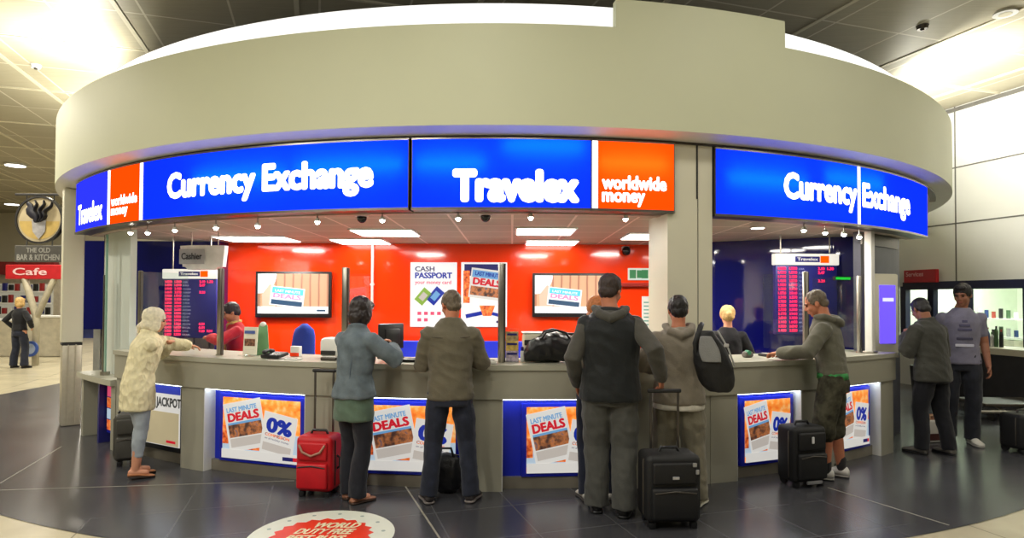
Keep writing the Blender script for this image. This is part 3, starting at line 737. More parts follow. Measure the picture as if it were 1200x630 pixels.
for k in range(2): quad(m, -w*.30+k*w*.14, h*.11, w*.08, h*.05, -.002, 0, 2)
kid(m, 'lettering', [PBLUE, PTXT, PINK], t)
m = MB(); quad(m, -w*.22, h*.47, w*.22, h*.24, -.003, rad(-40)); quad(m, -w*.22, h*.47, w*.12, h*.12, -.005, rad(-40), 1); kid(m, 'card_picture', [emit('print_green', rgb(150, 190, 70), PS), PGREY], t)
m = MB(); quad(m, w*.04, h*.48, w*.22, h*.26, -.003, rad(-40)); quad(m, w*.04, h*.48, w*.12, h*.14, -.005, rad(-40), 1); kid(m, 'card_picture', [PBLUE, PSKY], t)
t, w, h = wall_poster(540.5, 307, 594, 383, 'white holiday offers poster behind a stainless post')
m = MB(); quad(m, -w*.0, h*.88, w*.86, h*.18, -.002, 0, 0); quad(m, -w*.38, h*.62, w*.14, h*.5, -.003, 0, 1); quad(m, -w*.15, h*.20, w*.5, h*.06, -.003, rad(12), 2); quad(m, w*.28, h*.19, w*.25, h*.05, -.003, rad(-14), 2)
kid(m, 'picture', [PTXT, PHILL, PBLUE], t)
x, z, r = w*.06, h*.66, rad(-7)
m = MB(); quad(m, x, z, w*.74, h*.46, -.005, r, 0); quad(m, *(rfn(x, z, 0, r)(0, h*.145).xz), w*.68, h*.11, -.0065, r, 1); quad(m, *(rfn(x, z, 0, r)(0, -h*.12).xz), w*.68, h*.14, -.0065, r, 2)
cdd = kid(m, 'offer_card', [PW, PSKY, PTOWN], t)
m = MB(); f = rfn(x, z, -.008, r); text_on(m, 'DEALS', w*.62, h*.10, lambda a, b: f(a-w*.31, b-h*.02), .06, mi=0); text_on(m, 'LAST MINUTE', w*.56, h*.06, lambda a, b: f(a-w*.28, b+h*.12), .04, mi=1); kid(m, 'lettering', [PRED, PBLUE], cdd)
m = MB(); m.add([(w*-.10, -.005, h*.33), (w*.24, -.005, h*.33), (w*.16, -.005, h*.17), (w*-.02, -.005, h*.17)], [(0, 1, 2, 3)]); quad(m, w*.33, h*.08, w*.12, h*.035, -.005, 0, 1); kid(m, 'flower_picture', [PHILL, PTXT], t)

# ------------------------------------------------------------------ exchange rate boards
def rate_board(u0, v0, u1, v1, y, label, rz=0.0, hide_low=0):
    p = on_y(u0, v0, y); q = on_y(u1, v1, y); w = q.x-p.x; h = p.z-q.z
    t = thing('exchange_rate_board', label, 'rate board', ((p.x+q.x)/2, y, q.z), rz=rz)
    m = MB(); m.rbox((0, .04, h*.43), (w, .08, h*.86), .01, 2); kid(m, 'cabinet', M['navy'], t, 'auto')
    hh = h*.14
    m = MB(); m.rbox((0, .03, h-hh/2), (w*1.04, .10, hh), .01, 2); hd = kid(m, 'header', emit('header_white', rgb(244, 240, 226), .85), t, 'auto')
    m = MB(); quad(m, .0, h-hh/2, w*.40, hh*.5, -.022, 0, 0); quad(m, w*.28, h-hh/2, w*.14, hh*.62, -.022, 0, 1)
    kid(m, 'logo', [M['navy'], E_ORANGE], hd)
    m = MB(); text_on(m, 'Travelex', w*.34, hh*.26, lambda a, b: Vector((a-w*.17, -.024, b+h-hh/2-hh*.11)), .04); kid(m, 'lettering', PW, hd)
    H = h*.84
    m = MB()
    rows = 16
    for i in range(rows):
        z = H*(1-(i+.75)/rows*.97)
        text_on(m, '%.4f' % (1.05+.137*i % 2.3+.31*(i % 3)), w*.13, H/rows*.62, lambda a, b: Vector((a-w*.47, -.006, b+z)), .06)
        text_on(m, '%.4f' % (1.25+.171*i % 2.1+.27*(i % 4)), w*.13, H/rows*.62, lambda a, b: Vector((a-w*.29, -.006, b+z)), .06)
        if i in (0, 1, 3, 12, 13, 14): text_on(m, '%.2f' % (2.1+.37*i), w*.11, H/rows*.6, lambda a, b: Vector((a+w*.18, -.006, b+z)), .06)
        if i in (0, 14): text_on(m, '%.2f' % (1.3+.41*i), w*.11, H/rows*.6, lambda a, b: Vector((a+w*.33, -.006, b+z)), .06)
    kid(m, 'rate_digits', E_RED, t)
    m = MB()
    names = ['USA', 'EURO', 'CANADA', 'TURKEY', 'JAPAN', 'INDIA', 'CHINA', 'NORWAY', 'SWEDEN', 'POLAND', 'EGYPT', 'KENYA', 'MEXICO', 'BRAZIL', 'OMAN', 'ISRAEL']
    for i in range(rows):
        z = H*(1-(i+.75)/rows*.97); text_on(m, names[i], w*(.02+.022*len(names[i])), H/rows*.4, lambda a, b: Vector((a-w*.13, -.006, b+z)), .0)
    kid(m, 'currency_names', emit('pale_print', rgb(190, 190, 225), .7), t)
    return t
rb = rate_board(191, 315, 254, 396, 7.85, 'navy exchange rate board with red digits hung beside the clerk', rad(-4))
m = MB(); pz = rb.location.z
for k in (-.25, .25): m.cyl((k, .03, .86), .008, ZIC-pz-.86, 8)
kid(m, 'hanger_rod', M['steel'], rb)
rb = rate_board(908, 297, 983, 392, 7.28, 'exchange rate board with red digits behind the man in shorts', rad(4))
m = MB(); pz = rb.location.z
for k in (-.3, .3): m.cyl((k, .03, .92), .008, ZIC-pz-.92, 8)
kid(m, 'hanger_rod', M['steel'], rb)
p = on_y(988, 326, 7.2)
t = thing('green_display', 'thin glowing green display strip beside a rate board', 'display', p, rz=rad(20))
m = MB(); m.rbox((0, .02, 0), (.24, .04, .05), .006, 2); kid(m, 'casing', M['black'], t); m = MB(); quad(m, 0, 0, .22, .028, -.003); kid(m, 'strip', emit('green_led', rgb(30, 210, 60), 1.0), t)
# hanging grey sign over the clerk
y = 7.35; p = on_y(212, 288, y); q = on_y(268, 316, y); w = q.x-p.x; h = p.z-q.z
t = thing('hanging_sign', 'curved grey cashier sign hanging over the rate board', 'sign', ((p.x+q.x)/2, y, q.z), rz=rad(-8))
m = MB(); rings = []
for k in range(13):
    x = -w/2+w*k/12; d = .05+.07*math.sin(PI*k/12); lo = .0+.10*h*abs(2*k/12-1)*0+ (h*.0 if .1 < k/12 < .9 else h*.12)
    ins = .14*abs(k/12-.5)*2
    rings.append([(x, -d, h), (x*(.90), -d*.8, lo), (x*(.90), d*.5, lo), (x, d*.5, h)])
m.loft(rings); kid(m, 'body', mat('grey_sign_body', rgb(236, 236, 236), .35), t, 'auto')
m = MB(); quad(m, -w*.14, h*.53, w*.56, h*.62, -.125, rad(0)); fc = kid(m, 'face', mat('grey_sign_face', rgb(176, 178, 186), .4), t)
m = MB(); text_on(m, 'Cashier', w*.46, h*.26, lambda a, b: Vector((a-w*.37, -.128, b+h*.42)), .03); kid(m, 'lettering', mat('grey_sign_text', rgb(48, 50, 60), .5), fc)
m = MB(); m.cyl((-w*.3, 0, h), .006, ZIC-q.z-h, 8); m.cyl((w*.3, 0, h), .006, ZIC-q.z-h, 8); kid(m, 'hanger_rod', M['steel'], t)

# ------------------------------------------------------------------ small fittings on the red wall
p = on_y(436, 285, YB-.03); q = on_y(436, 362, YB-.03)
t = thing('wall_conduit', 'thin white vertical conduit on the red wall above the denim jacket', 'conduit', q); m = MB(); m.cyl((0, 0, 0), .02, p.z-q.z, 12); kid(m, 'pipe', M['white'], t, 'auto'); m = MB(); m.rbox((0, 0, .35), (.06, .03, .03), .006, 2); kid(m, 'clip', M['white'], t)
p = on_y(752, 321, YB-.05)
t = thing('exit_sign', 'green and white exit sign high on the red wall', 'sign', p); w = .38
m = MB(); m.rbox((0, .02, 0), (w, .04, .17), .006, 2); kid(m, 'casing', emit('exit_white', rgb(225, 235, 220), .6), t)
m = MB(); quad(m, -w*.33, 0, .09, .12, -.003); quad(m, w*.12, -.0, .09, .12, -.003); m.add([(w*.30, -.004, .03), (w*.48, -.004, 0), (w*.30, -.004, -.03)], [(0, 1, 2)]); quad(m, w*-.09, 0, .07, .11, -.003); kid(m, 'pictogram', emit('exit_green', rgb(40, 130, 70), .6), t)
q = on_y(752, 331, YB-.05)
t = thing('wall_ledge', 'narrow dark red ledge under the exit sign', 'ledge', (q.x, YB-.05, q.z-.035)); m = MB(); m.rbox((0, 0, 0), (.72, .10, .045), .006, 2); kid(m, 'board', mat('dark_red', rgb(150, 25, 10), .3), t); m = MB(); m.box((0, .04, .03), (.72, .02, .02)); kid(m, 'lip', mat('red_lip', rgb(200, 40, 12), .3), t)
p = on_y(760, 385, YB-.03); q = on_y(760, 347, YB-.03)
t = thing('wall_notice', 'pale notice on the red wall beside the tall man', 'notice', p); m = MB(); m.rbox((0, 0, (q.z-p.z)/2), (.19, .02, q.z-p.z), .004, 1); kid(m, 'sheet', M['white'], t)
m = MB()
for k in range(7): quad(m, 0, .06+k*.052, .14, .02, -.0125)
kid(m, 'print', mat('notice_print', rgb(120, 165, 150), .6), t)
p = on_y(780, 357, YB-.05)
t = thing('wall_sticker', 'small round white and blue sign on the red wall by the hooded head', 'sign', p); m = MB(); m.cyl((0, .02, 0), .085, .02, 28, M=Matrix.Rotation(rad(90), 3, 'X')); kid(m, 'disc', M['white'], t)
m = MB(); text_on(m, 'i', .02, .08, lambda a, b: Vector((a-.01, -.004, b-.04)), .05); kid(m, 'lettering', M['blue_panel'], t)
p = on_y(734, 294, YB-.12)
t = thing('wall_camera', 'black camera dome high on the red wall over the tall man', 'camera', p); m = MB(); m.rbox((0, .07, .04), (.10, .09, .06), .01, 2); kid(m, 'bracket', M['white'], t); m = MB(); m.ball((0, .0, 0), (.062, .062, .066)); kid(m, 'dome', M['blackgloss'], t, True)

# ------------------------------------------------------------------ back office desk and counter-top clutter
yd = 8.2
p0 = on_y(466, 400, yd); p1 = on_y(606, 400, yd); pz = on_y(500, 399, yd).z
t = thing('back_desk', 'low blue desk screen behind the counter under the white posters', 'desk', ((p0.x+p1.x)/2, yd, 0)); w = p1.x-p0.x+.6
m = MB(); m.rbox((0, 0, pz/2), (w, .05, pz), .01, 2); kid(m, 'screen', M['blue_panel'], t)
m = MB(); m.rbox((0, -.33, .74), (w, .62, .04), .01, 2); kid(m, 'desk_top', M['beige'], t)
for k in (-1, 1): m = MB(); m.box((k*(w/2-.03), -.33, .36), (.04, .58, .72)); kid(m, 'side_panel', M['beige'], t)
RT = 6.8
def on_counter(u, R=RT, v=415): a = ang(u, R, v); return pol(a, R, ZCT), rad(a)
def px(u, R=RT): p, a = on_counter(u, R); return p.y/FPX     # metres per pixel there
def box_item(name, label, cat, u, w, d, h, m_, R=RT, dz=0.0, r=.01, rz=0.0):
    p, a = on_counter(u, R); t = thing(name, label, cat, p+Vector((0, 0, dz)), rz=a+rz)
    b = MB(); b.rbox((0, 0, h/2), (w, d, h), r, 2); kid(b, 'body', m_, t, 'auto'); return t
def monitor(u, label, w=.34, h=.30, yaw=0.0, R=6.62, z=None):
    p, a = on_counter(u, R); t = thing('computer_monitor', label, 'monitor', p, rz=a+yaw)
    m = MB(); m.rbox((0, 0, .09+h/2), (w, .035, h), .012, 2); m.rbox((0, -.02, .09+h/2), (w*.6, .03, h*.6), .012, 2); kid(m, 'screen_back', M['black'], t, 'auto')
    m = MB(); m.cyl((0, 0, .01), .025, .1, 12); kid(m, 'neck', M['black'], t, 'auto'); m = MB(); m.rbox((0, 0, .008), (.2, .16, .016), .006, 2); kid(m, 'foot', M['black'], t, 'auto')
    return t
monitor(458, 'black monitor turned sideways beside the denim jacket', .30, .24, rad(62))
monitor(668, 'black monitor back behind the big handbag', .17, .16, 0, 6.52)
# beige machine behind the handbag
t = box_item('note_counter', 'beige banknote machine behind the black handbag', 'machine', 634, .34, .22, .25, M['beige'], 6.62, 0, .03)
m = MB(); m.rbox((-.09, -.112, .17), (.15, .02, .05), .006, 2); kid(m, 'slot', M['darkgap'], t); m = MB(); m.rbox((0, 0, .255), (.36, .2, .012), .004, 1); kid(m, 'lid', M['white'], t)
# white printer between clerk's chair and denim jacket
t = box_item('receipt_printer', 'white rounded printer beside the blue chair', 'printer', 391, .20, .20, .19, M['white'], 6.62, 0, .04)
m = MB(); m.rbox((0, -.105, .05), (.15, .02, .04), .005, 1); kid(m, 'paper_slot', M['darkgap'], t)
p, a_ = on_counter(386, 6.92); t = thing('keypad', 'grey keypad on the counter in front of the white printer', 'keypad', p, rz=a_)
m = MB(); m.rbox((0, 0, .016), (.15, .06, .032), .008, 2); kid(m, 'case', M['darksteel'], t); m = MB()
for i in range(4):
    for j in range(3): m.rbox((-.045+i*.03, -.017+j*.017, .034), (.02, .011, .006), .002, 1)
kid(m, 'keys', M['white'], t)
# brochure stand with leaflets
p, a_ = on_counter(292, 6.78); t = thing('leaflet_stand', 'upright leaflet stand beside the clerk in the red jumper', 'leaflet stand', p, rz=a_)
m = MB(); m.rbox((0, .03, .14), (.175, .012, .28), .004, 1); m.rbox((0, -.01, .006), (.18, .10, .012), .003, 1); kid(m, 'stand', M['glass'], t)
m = MB(); m.rbox((0, .016, .145), (.17, .012, .27), .003, 1, M=Matrix.Rotation(rad(-4), 3, 'X')); lf = kid(m, 'leaflet', mat('leaflet_paper', rgb(236, 230, 212), .6, var=.03), t)
m = MB(); quad(m, 0, .23, .13, .03, .004, 0, 0); quad(m, 0, .13, .13, .07, .004, 0, 1); quad(m, 0, .05, .12, .02, .004, 0, 2); kid(m, 'print', [mat('leaf_blue', rgb(80, 100, 170), .6), mat('leaf_mix', rgb(130, 90, 70), .6, var=.9, scale=40), mat('leaf_grey', rgb(150, 150, 150), .6)], lf)
p, a_ = on_counter(308, 6.66); t = thing('green_folder', 'green folder standing behind the leaflet stand', 'folder', p, rz=a_+rad(25))
m = MB(); m.rbox((0, 0, .15), (.13, .03, .30), .012, 2, taper=.35); kid(m, 'cover', mat('green_card', rgb(105, 150, 105), .5), t, 'auto'); m = MB(); m.ball((0, 0, .305), (.03, .03, .025)); kid(m, 'tab', M['white'], t, True)
# desk telephone and dark tray by the chair
p, a_ = on_counter(322, 6.9); t = thing('desk_telephone', 'black desk telephone on the counter before the blue chair', 'telephone', p+Vector((0, 0, .012)), rz=a_)
m = MB(); m.rbox((0, 0, .02), (.20, .16, .035), .012, 2, M=Matrix.Rotation(rad(8), 3, 'X')); kid(m, 'base', M['black'], t, 'auto')
m = MB(); m.tube([(-.07, -.06, .05), (-.07, 0, .065), (-.07, .06, .05)], [.02, .014, .02]); kid(m, 'handset', M['black'], t, True)
m = MB()
for i in range(3):
    for j in range(4): m.rbox((.01+i*.028, -.045+j*.027, .036+(-.045+j*.027)*.14), (.02, .018, .008), .002, 1)
kid(m, 'buttons', M['darksteel'], t)
t = box_item('paper_pad', 'white paper pad lying by the blue chair foot', 'paper', 344, .13, .10, .015, M['white'], 6.95, 0, .003); m = MB(); m.box((0, -.02, .017), (.10, .012, .003)); kid(m, 'print', M['seam'], t)
p, a_ = on_counter(347, 6.66); t = thing('card_box', 'small white and red box leaning by the blue chair', 'box', p, rz=a_); m = MB(); m.rbox((0, 0, .05), (.10, .05, .10), .006, 2); kid(m, 'carton', M['white'], t); m = MB(); m.box((0, -.027, .02), (.10, .004, .035)); kid(m, 'band', M['red_wall'], t)
# clerk chair
p = on_y(336, 400, 7.0)
t = thing('office_chair', 'blue swivel chair turned empty behind the counter', 'chair', (p.x, 7.0, 0), rz=rad(-25))
MBLU = mat('blue_fabric', rgb(35, 62, 160), .8, var=.08, bump=.2)
m = MB(); m.rbox((0, 0, .52), (.46, .44, .09), .04, 3); kid(m, 'seat', MBLU, t, 'auto')
bz = on_y(352, 380, 7.0).z
m = MB(); rings = []
for k in range(11):
    f = k/10; z = .70+(bz-.70)*f; wd_ = .21*math.sqrt(max(.02, 1-(2*f-1)**6))*(1-.25*f); yy = .22+.06*f
    rings.append([(wd_*math.cos(2*PI*j/20), yy+.035*math.sin(2*PI*j/20), z) for j in range(20)])
m.loft(rings); kid(m, 'backrest', MBLU, t, True)
m = MB(); m.tube([(0, .20, .50), (0, .26, .62), (0, .25, .80)], .022); m.cyl((0, 0, .1), .028, .38, 14); kid(m, 'column', M['black'], t, True)
for k in range(5):
    m = MB(); d = Vector((math.cos(k*2*PI/5), math.sin(k*2*PI/5), 0)); m.tube([d*.02+Vector((0, 0, .11)), d*.28+Vector((0, 0, .075))], [.025, .018]); lgm = kid(m, 'leg', M['black'], t, True)
    m = MB(); m.cyl((d.x*.28-.012, d.y*.28, .03), .03, .024, 14, M=Matrix.Rotation(rad(90), 3, 'Y')); kid(m, 'castor', M['black'], lgm)
# leaflet dispensers next to the stainless post
p, a_ = on_counter(600, 6.78); t = thing('leaflet_rack', 'tiered clear rack of small leaflets beside the stainless post and handbag', 'leaflet rack', p, rz=a_)
m = MB(); m.rbox((0, .05, .15), (.13, .01, .30), .003, 1); m.rbox((0, 0, .006), (.13, .12, .012), .003, 1); kid(m, 'back', M['glass'], t)
lc = [rgb(170, 150, 110), rgb(205, 175, 90), rgb(190, 175, 190)]
for k in range(3):
    m = MB(); m.rbox((0, .03-k*.028, .22-k*.085), (.115, .018, .10), .003, 1); lf = kid(m, 'leaflet', mat('leaf_%d' % k, lc[k], .5, var=.45, scale=30), t)
    m = MB(); m.box((0, .019-k*.028, .245-k*.085), (.09, .003, .018)); kid(m, 'print', M['navy'], lf)
t = box_item('sanitiser_bottle', 'small white bottle with navy cap beside the handbag', 'bottle', 612, .035, .035, .10, M['white'], 6.78, 0, .012); m = MB(); m.cyl((0, 0, .10), .014, .035, 14); kid(m, 'cap', M['navy'], t)
t = box_item('card_reader', 'pale card reader on the counter beside the stainless post foot', 'card reader', 576, .08, .13, .03, M['white'], 6.95, 0, .01); m = MB(); m.rbox((0, -.01, .032), (.055, .06, .004), .001, 1); kid(m, 'keys', M['seam'], t)
t = box_item('cash_tray', 'dark cash tray on the counter between denim woman and fleece man', 'tray', 480, .30, .14, .03, M['black'], 6.86, 0, .01); m = MB(); m.rbox((0, 0, .028), (.26, .10, .008), .003, 1); kid(m, 'well', M['darkgap'], t)
# bits on the counter before the man in shorts
t = box_item('card_reader', 'black card reader on the counter before the man in shorts', 'card reader', 897, .09, .12, .03, M['black'], 6.68, 0, .01); m = MB(); m.rbox((0, -.01, .032), (.06, .06, .004), .001, 1); kid(m, 'keys', M['white'], t)
t = box_item('paper_pad', 'loose white papers on the counter before the man in shorts', 'paper', 917, .18, .13, .008, M['white'], 6.90, 0, .002, .2); m = MB(); m.box((0, 0, .010), (.15, .05, .003)); kid(m, 'print', M['seam'], t)
t = box_item('tape_dispenser', 'small green and grey tape dispenser on the counter past the pillar', 'dispenser', 876, .10, .07, .06, M['seam'], 6.72, 0, .02); m = MB(); m.cyl((-.01, -.04, .05), .022, .05, 18, M=Matrix.Rotation(rad(-90), 3, 'X')); kid(m, 'roll', mat('green_roll', rgb(40, 130, 90), .5), t)
# big black handbag on the counter
p, a_ = on_counter(650, 6.85); k_ = px(650, 6.85)
t = thing('handbag', 'big black shoulder bag lying on the counter beside the tall man', 'bag', p+Vector((0, 0, .012)), rz=a_)
mb = MB(); W = 72*k_; H = 36*k_
rings = []
for k in range(13):
    f = k/12; x = -W/2+W*f; e = math.sqrt(max(.0, 1-abs(2*f-1)**4)); hh = H*(.62+.3*math.sin(PI*f)+.06*math.sin(f*17)); hh *= .45+.55*e
    rings.append([(x, .105*(.5+.5*e)*math.cos(2*PI*j/20), max(0, hh/2+hh/2*math.copysign(abs(math.sin(2*PI*j/20))**.7, math.sin(2*PI*j/20)))) for j in range(20)])
mb.loft(rings); fb = fused(mb, .008, 5, folds(.008, 9, 9))
MBAG = mat('black_leather', rgb(20, 20, 24), .38, var=.2, bump=.25, bscale=90)
kid(fb, 'body', MBAG, t, True)
for s_ in (-1, 1):
    m = MB(); m.tube([(-W*.24, s_*.06, H*.70), (-W*.16, s_*.085, H*.95), (0, s_*.10, H*1.02), (W*.16, s_*.085, H*.93), (W*.24, s_*.06, H*.70)], .011, 8); kid(m, 'handle', MBAG, t, True)
m = MB(); m.tube([(-W*.42, 0, H*.62), (-W*.2, 0, H*.86), (0, 0, H*.90), (W*.2, 0, H*.86), (W*.42, 0, H*.62)], .006, 6); kid(m, 'zip', M['darksteel'], t, True)

# ------------------------------------------------------------------ cash machine in the end wall
aa = ang(1044, 6.93, 370); p = pol(aa, 6.87, 0); yy = p.y
z0, z1 = on_y(1044, 402, yy).z, on_y(1044, 334, yy).z
t = thing('cash_machine', 'cash machine with glowing violet screen set in the slate end wall', 'cash machine', (p.x, p.y, 0), rz=rad(aa-26))
w = .30
m = MB(); m.rbox((-w*.1, .02, 1.08+(z1-1.0)/2), (w+.08, .10, z1-.90), .02, 2); kid(m, 'fascia_panel', M['pillar'], t, 'auto')
m = MB(); m.rbox((0, -.032, (z0+z1)/2), (w*.72, .02, (z1-z0)), .006, 2); kid(m, 'screen', emit('violet_screen', rgb(105, 80, 255), 1.3), t)
m = MB(); quad(m, 0, (z0+z1)/2+(z1-z0)*.25, w*.5, .04, -.046); kid(m, 'screen_banner', emit('screen_pale', rgb(200, 200, 255), 1.4), t)
m = MB(); m.rbox((0, -.035, 1.02), (w*.8, .07, .03), .006, 2); kid(m, 'keypad_shelf', M['steel'], t)

# ------------------------------------------------------------------ luggage
def case_shell(w, d, h, r): m = MB(); m.rbox((0, 0, h/2+.045), (w, d, h), r, 4); return m
def trolley_case(name, label, x, y, rz, w, d, h, handle, body_m, trim_m, pull=None, lean=0.0):
    t = thing(name, label, 'suitcase', (x, y, 0), rz=rz)
    if lean: t.rotation_euler = (lean, 0, rz)
    kid(case_shell(w, d, h, .045), 'shell', body_m, t, 'auto')
    m = MB(); m.rbox((0, -d/2-.012, .045+h*.30), (w*.84, .05, h*.46), .02, 3); fp = kid(m, 'front_pocket', body_m, t, 'auto')
    m = MB(); m.tube([(-w*.36, -d/2-.036, .045+h*.46), (0, -d/2-.040, .045+h*.49), (w*.36, -d/2-.036, .045+h*.46)], .006, 6); kid(m, 'zip', trim_m, fp, True)
    m = MB(); m.rbox((0, -d/2-.008, .045+h*.74), (w*.80, .035, h*.32), .016, 3); tp = kid(m, 'top_pocket', body_m, t, 'auto')
    m = MB()
    for zz in (.012, .02):
        pass
    m.tube([(-w/2+.03, -d*.20, .045+h-.012), (-w/2-.002, -d*.2, .045+h-.05), (-w/2-.002, -d*.2, .10), (-w/2+.03, -d*.2, .05)], .007, 6); kid(m, 'piping', trim_m, t, True); m = MB(); m.tube([(w/2-.03, -d*.20, .045+h-.012), (w/2+.002, -d*.2, .045+h-.05), (w/2+.002, -d*.2, .10), (w/2-.03, -d*.2, .05)], .007, 6)
    kid(m, 'piping', trim_m, t, True)
    m = MB(); m.tube([(-.075, 0, .045+h-.005), (-.06, 0, .045+h+.028), (.06, 0, .045+h+.028), (.075, 0, .045+h-.005)], .012, 8); kid(m, 'carry_handle', M['black'], t, True)
    m = MB(); m.tube([(w/2-.005, 0, .045+h*.62), (w/2+.022, 0, .045+h*.58), (w/2+.022, 0, .045+h*.42), (w/2-.005, 0, .045+h*.38)], .010, 8); kid(m, 'side_handle', M['black'], t, True)
    for sx in (-1, 1):
        m = MB(); m.cyl((sx*(w/2-.05)-.014, d/2-.045, .04), .04, .028, 18, M=Matrix.Rotation(rad(90), 3, 'Y')); kid(m, 'wheel', M['black'], t, 'auto')
        m = MB(); m.rbox((sx*(w/2-.05), -d/2+.04, .024), (.05, .05, .048), .01, 2); kid(m, 'foot', M['black'], t, 'auto')
    if handle:
        hw = w*.26
        m = MB(); m.rbox((-hw, d/2-.04, .045+h+handle/2), (.018, .012, handle), .004, 2); m.rbox((hw, d/2-.04, .045+h+handle/2), (.018, .012, handle), .004, 2)
        hs = kid(m, 'telescopic_tubes', M['darksteel'], t, 'auto')
        m = MB(); m.rbox((0, d/2-.04, .045+h+handle), (hw*2+.05, .03, .03), .012, 3); kid(m, 'grip', M['black'], hs, 'auto')
    return t, tp
MRED = mat('red_nylon', rgb(196, 14, 28), .5, var=.1, bump=.15, bscale=150)
MRED2 = mat('pale_zip', rgb(165, 120, 100), .4)
MBN = mat('black_nylon', rgb(15, 15, 17), .6, var=.15, bump=.2, bscale=150)
MGN = mat('grey_nylon', rgb(66, 64, 58), .6, var=.12, bump=.2, bscale=150)
c = on_z(373, 579); s = c.y/FPX
hgt = 70*s
t, tp = trolley_case('trolley_suitcase', 'red upright trolley suitcase with its handle pulled out', c.x, c.y+.02, rad(-8), 44*s, .24, hgt-.045, 72*s, MRED, M['black'])
m = MB(); wv = 44*s
m.tube([(-wv*.34, -.148, hgt*.86), (-wv*.24, -.160, hgt*.76), (0, -.163, hgt*.70), (wv*.24, -.160, hgt*.76), (wv*.34, -.148, hgt*.86)], .010, 8); kid(m, 'curved_zip', MRED2, tp, True)
c = on_z(781, 614); s = c.y/FPX
t, tp = trolley_case('trolley_suitcase', 'big black trolley suitcase held by the tall man in the vest', c.x+.02, c.y+.02, rad(4), 64*s, .27, 84*s-.045, 68*s, MBN, M['darksteel'])
m = MB(); m.rbox((0, -.17, 60*s), (.05, .012, .022), .005, 2); kid(m, 'badge', mat('silver_badge', rgb(200, 200, 205), .3, .7), tp); m = MB(); m.rbox((.14, -.16, 74*s), (.03, .015, .03), .006, 2); m.rbox((.16, -.16, 66*s), (.025, .015, .035), .006, 2); kid(m, 'zip_pull', mat('silver_pull', rgb(170, 170, 172), .3, .6), tp)
c = on_z(943, 563); s = c.y/FPX
t, tp = trolley_case('trolley_suitcase', 'black trolley suitcase standing beside the man in camouflage shorts', c.x-.075, c.y-.10, rad(16), 45*s, .24, 68*s-.045, 0, MBN, M['darksteel'])
m = MB(); m.rbox((-.01, -.155, 54*s), (.025, .012, .06), .006, 2); kid(m, 'zip_pull', mat('white_tag', rgb(215, 215, 215), .5), tp)
m = MB(); m.rbox((.02, -.135, .05), (.16, .02, .03), .008, 2); kid(m, 'kick_plate', mat('silver_plate', rgb(175, 175, 178), .3, .6), tp)
c = on_z(144, 545); s = c.y/FPX
t, tp = trolley_case('trolley_suitcase', 'grey soft trolley case next to the woman in the cream cardigan', c.x, c.y+.06, rad(28), 25*s, .22, 60*s-.045, 0, MGN, M['darksteel'])
c = on_z(1200, 531); s = c.y/FPX
t, tp = trolley_case('trolley_suitcase', 'black suitcase standing alone beside the low luggage trolley', c.x+.06, c.y+.1, rad(20), 40*s, .26, 46*s-.045, 0, MBN, M['darksteel'])
# black holdall between the fleece man's feet
c = on_z(527, 579); s = c.y/FPX
t = thing('holdall', 'black holdall on the floor between the feet of the fleece man', 'bag', (c.x-.03, c.y+.04, 0)); m = MB()
rings = []
for k in range(11):
    f = k/10; x = -.14+.28*f; e = max(.3, math.sqrt(max(0, 1-abs(2*f-1)**3)))
    rings.append([(x, .08*e*math.cos(2*PI*j/18), max(.005, .17+.17*e*math.sin(2*PI*j/18))) for j in range(18)])
m.loft(rings); kid(fused(m, .01, 4, folds(.008, 9, 9, 3)), 'body', MBAG, t, True)
m = MB(); m.tube([(-.06, -.03, .31), (-.04, -.05, .39), (.04, -.05, .39), (.06, -.03, .31)], .011, 8); kid(m, 'handle', MBAG, t, True)
m = MB(); m.tube([(-.10, 0, .318), (0, -.005, .342), (.10, 0, .318)], .006, 6); kid(m, 'zip', M['darksteel'], t, True)
# white carrier with brown band between the two men at the cash machine
c = on_z(1103, 518); s = c.y/FPX
t = thing('carrier_bag', 'white and brown carrier bag on the floor between two men', 'bag', (c.x-.10, c.y+.05, 0), rz=rad(10))
m = MB(); m.rbox((0, 0, 13*s), (22*s, .16, 26*s), .02, 3, taper=-.1); kid(m, 'body', mat('white_paper', rgb(205, 200, 190), .6), t, 'auto')
m = MB(); m.rbox((0, -.0, 7*s), (21*s, .168, 9*s), .01, 2); kid(m, 'band', mat('brown_band', rgb(70, 30, 24), .5), t)
m = MB(); m.tube([(-5*s, -.05, 25*s), (-4*s, -.05, 31*s), (4*s, -.05, 31*s), (5*s, -.05, 25*s)], .007, 8); kid(m, 'handle', mat('tan_handle', rgb(190, 150, 110), .6), t, True)
m = MB(); m.ball((.02, .01, 26*s), (.09, .06, .06)); kid(m, 'wrapped_goods', mat('tan_goods', rgb(150, 105, 80), .7, var=.4, scale=25), t, True)

# ------------------------------------------------------------------ floor decal
c = on_z(384.5, 617.5); e0 = on_z(384.5, 598); rad_ = (on_z(466, 617).x-on_z(303, 617).x)/2
t = thing('floor_decal', 'round white floor sticker with a red burst in front of the red suitcase', 'floor sticker', (c.x, e0.y-rad_, 0))
m = MB(); m.cyl((0, 0, 0), rad_, .002, 64); kid(m, 'disc', mat('decal_white', rgb(226, 230, 216), .3, var=.03), t)
m = MB(); n = 40
P_ = [(rad_*.66*(1.0 if k % 2 else .90)*math.cos(2*PI*k/n)*1.08, rad_*.66*(1.0 if k % 2 else .90)*math.sin(2*PI*k/n)*1.0, .0032) for k in range(n)]
m.add([(0, 0, .0032)]+P_, [(0, k+1, (k+1) % n+1) for k in range(n)]); kid(m, 'burst', mat('decal_red', rgb(236, 62, 36), .3, var=.08, scale=6), t)
m = MB()
sk = lambda x, z: Vector((x-rad_*.42+z*.25, z, .0045))
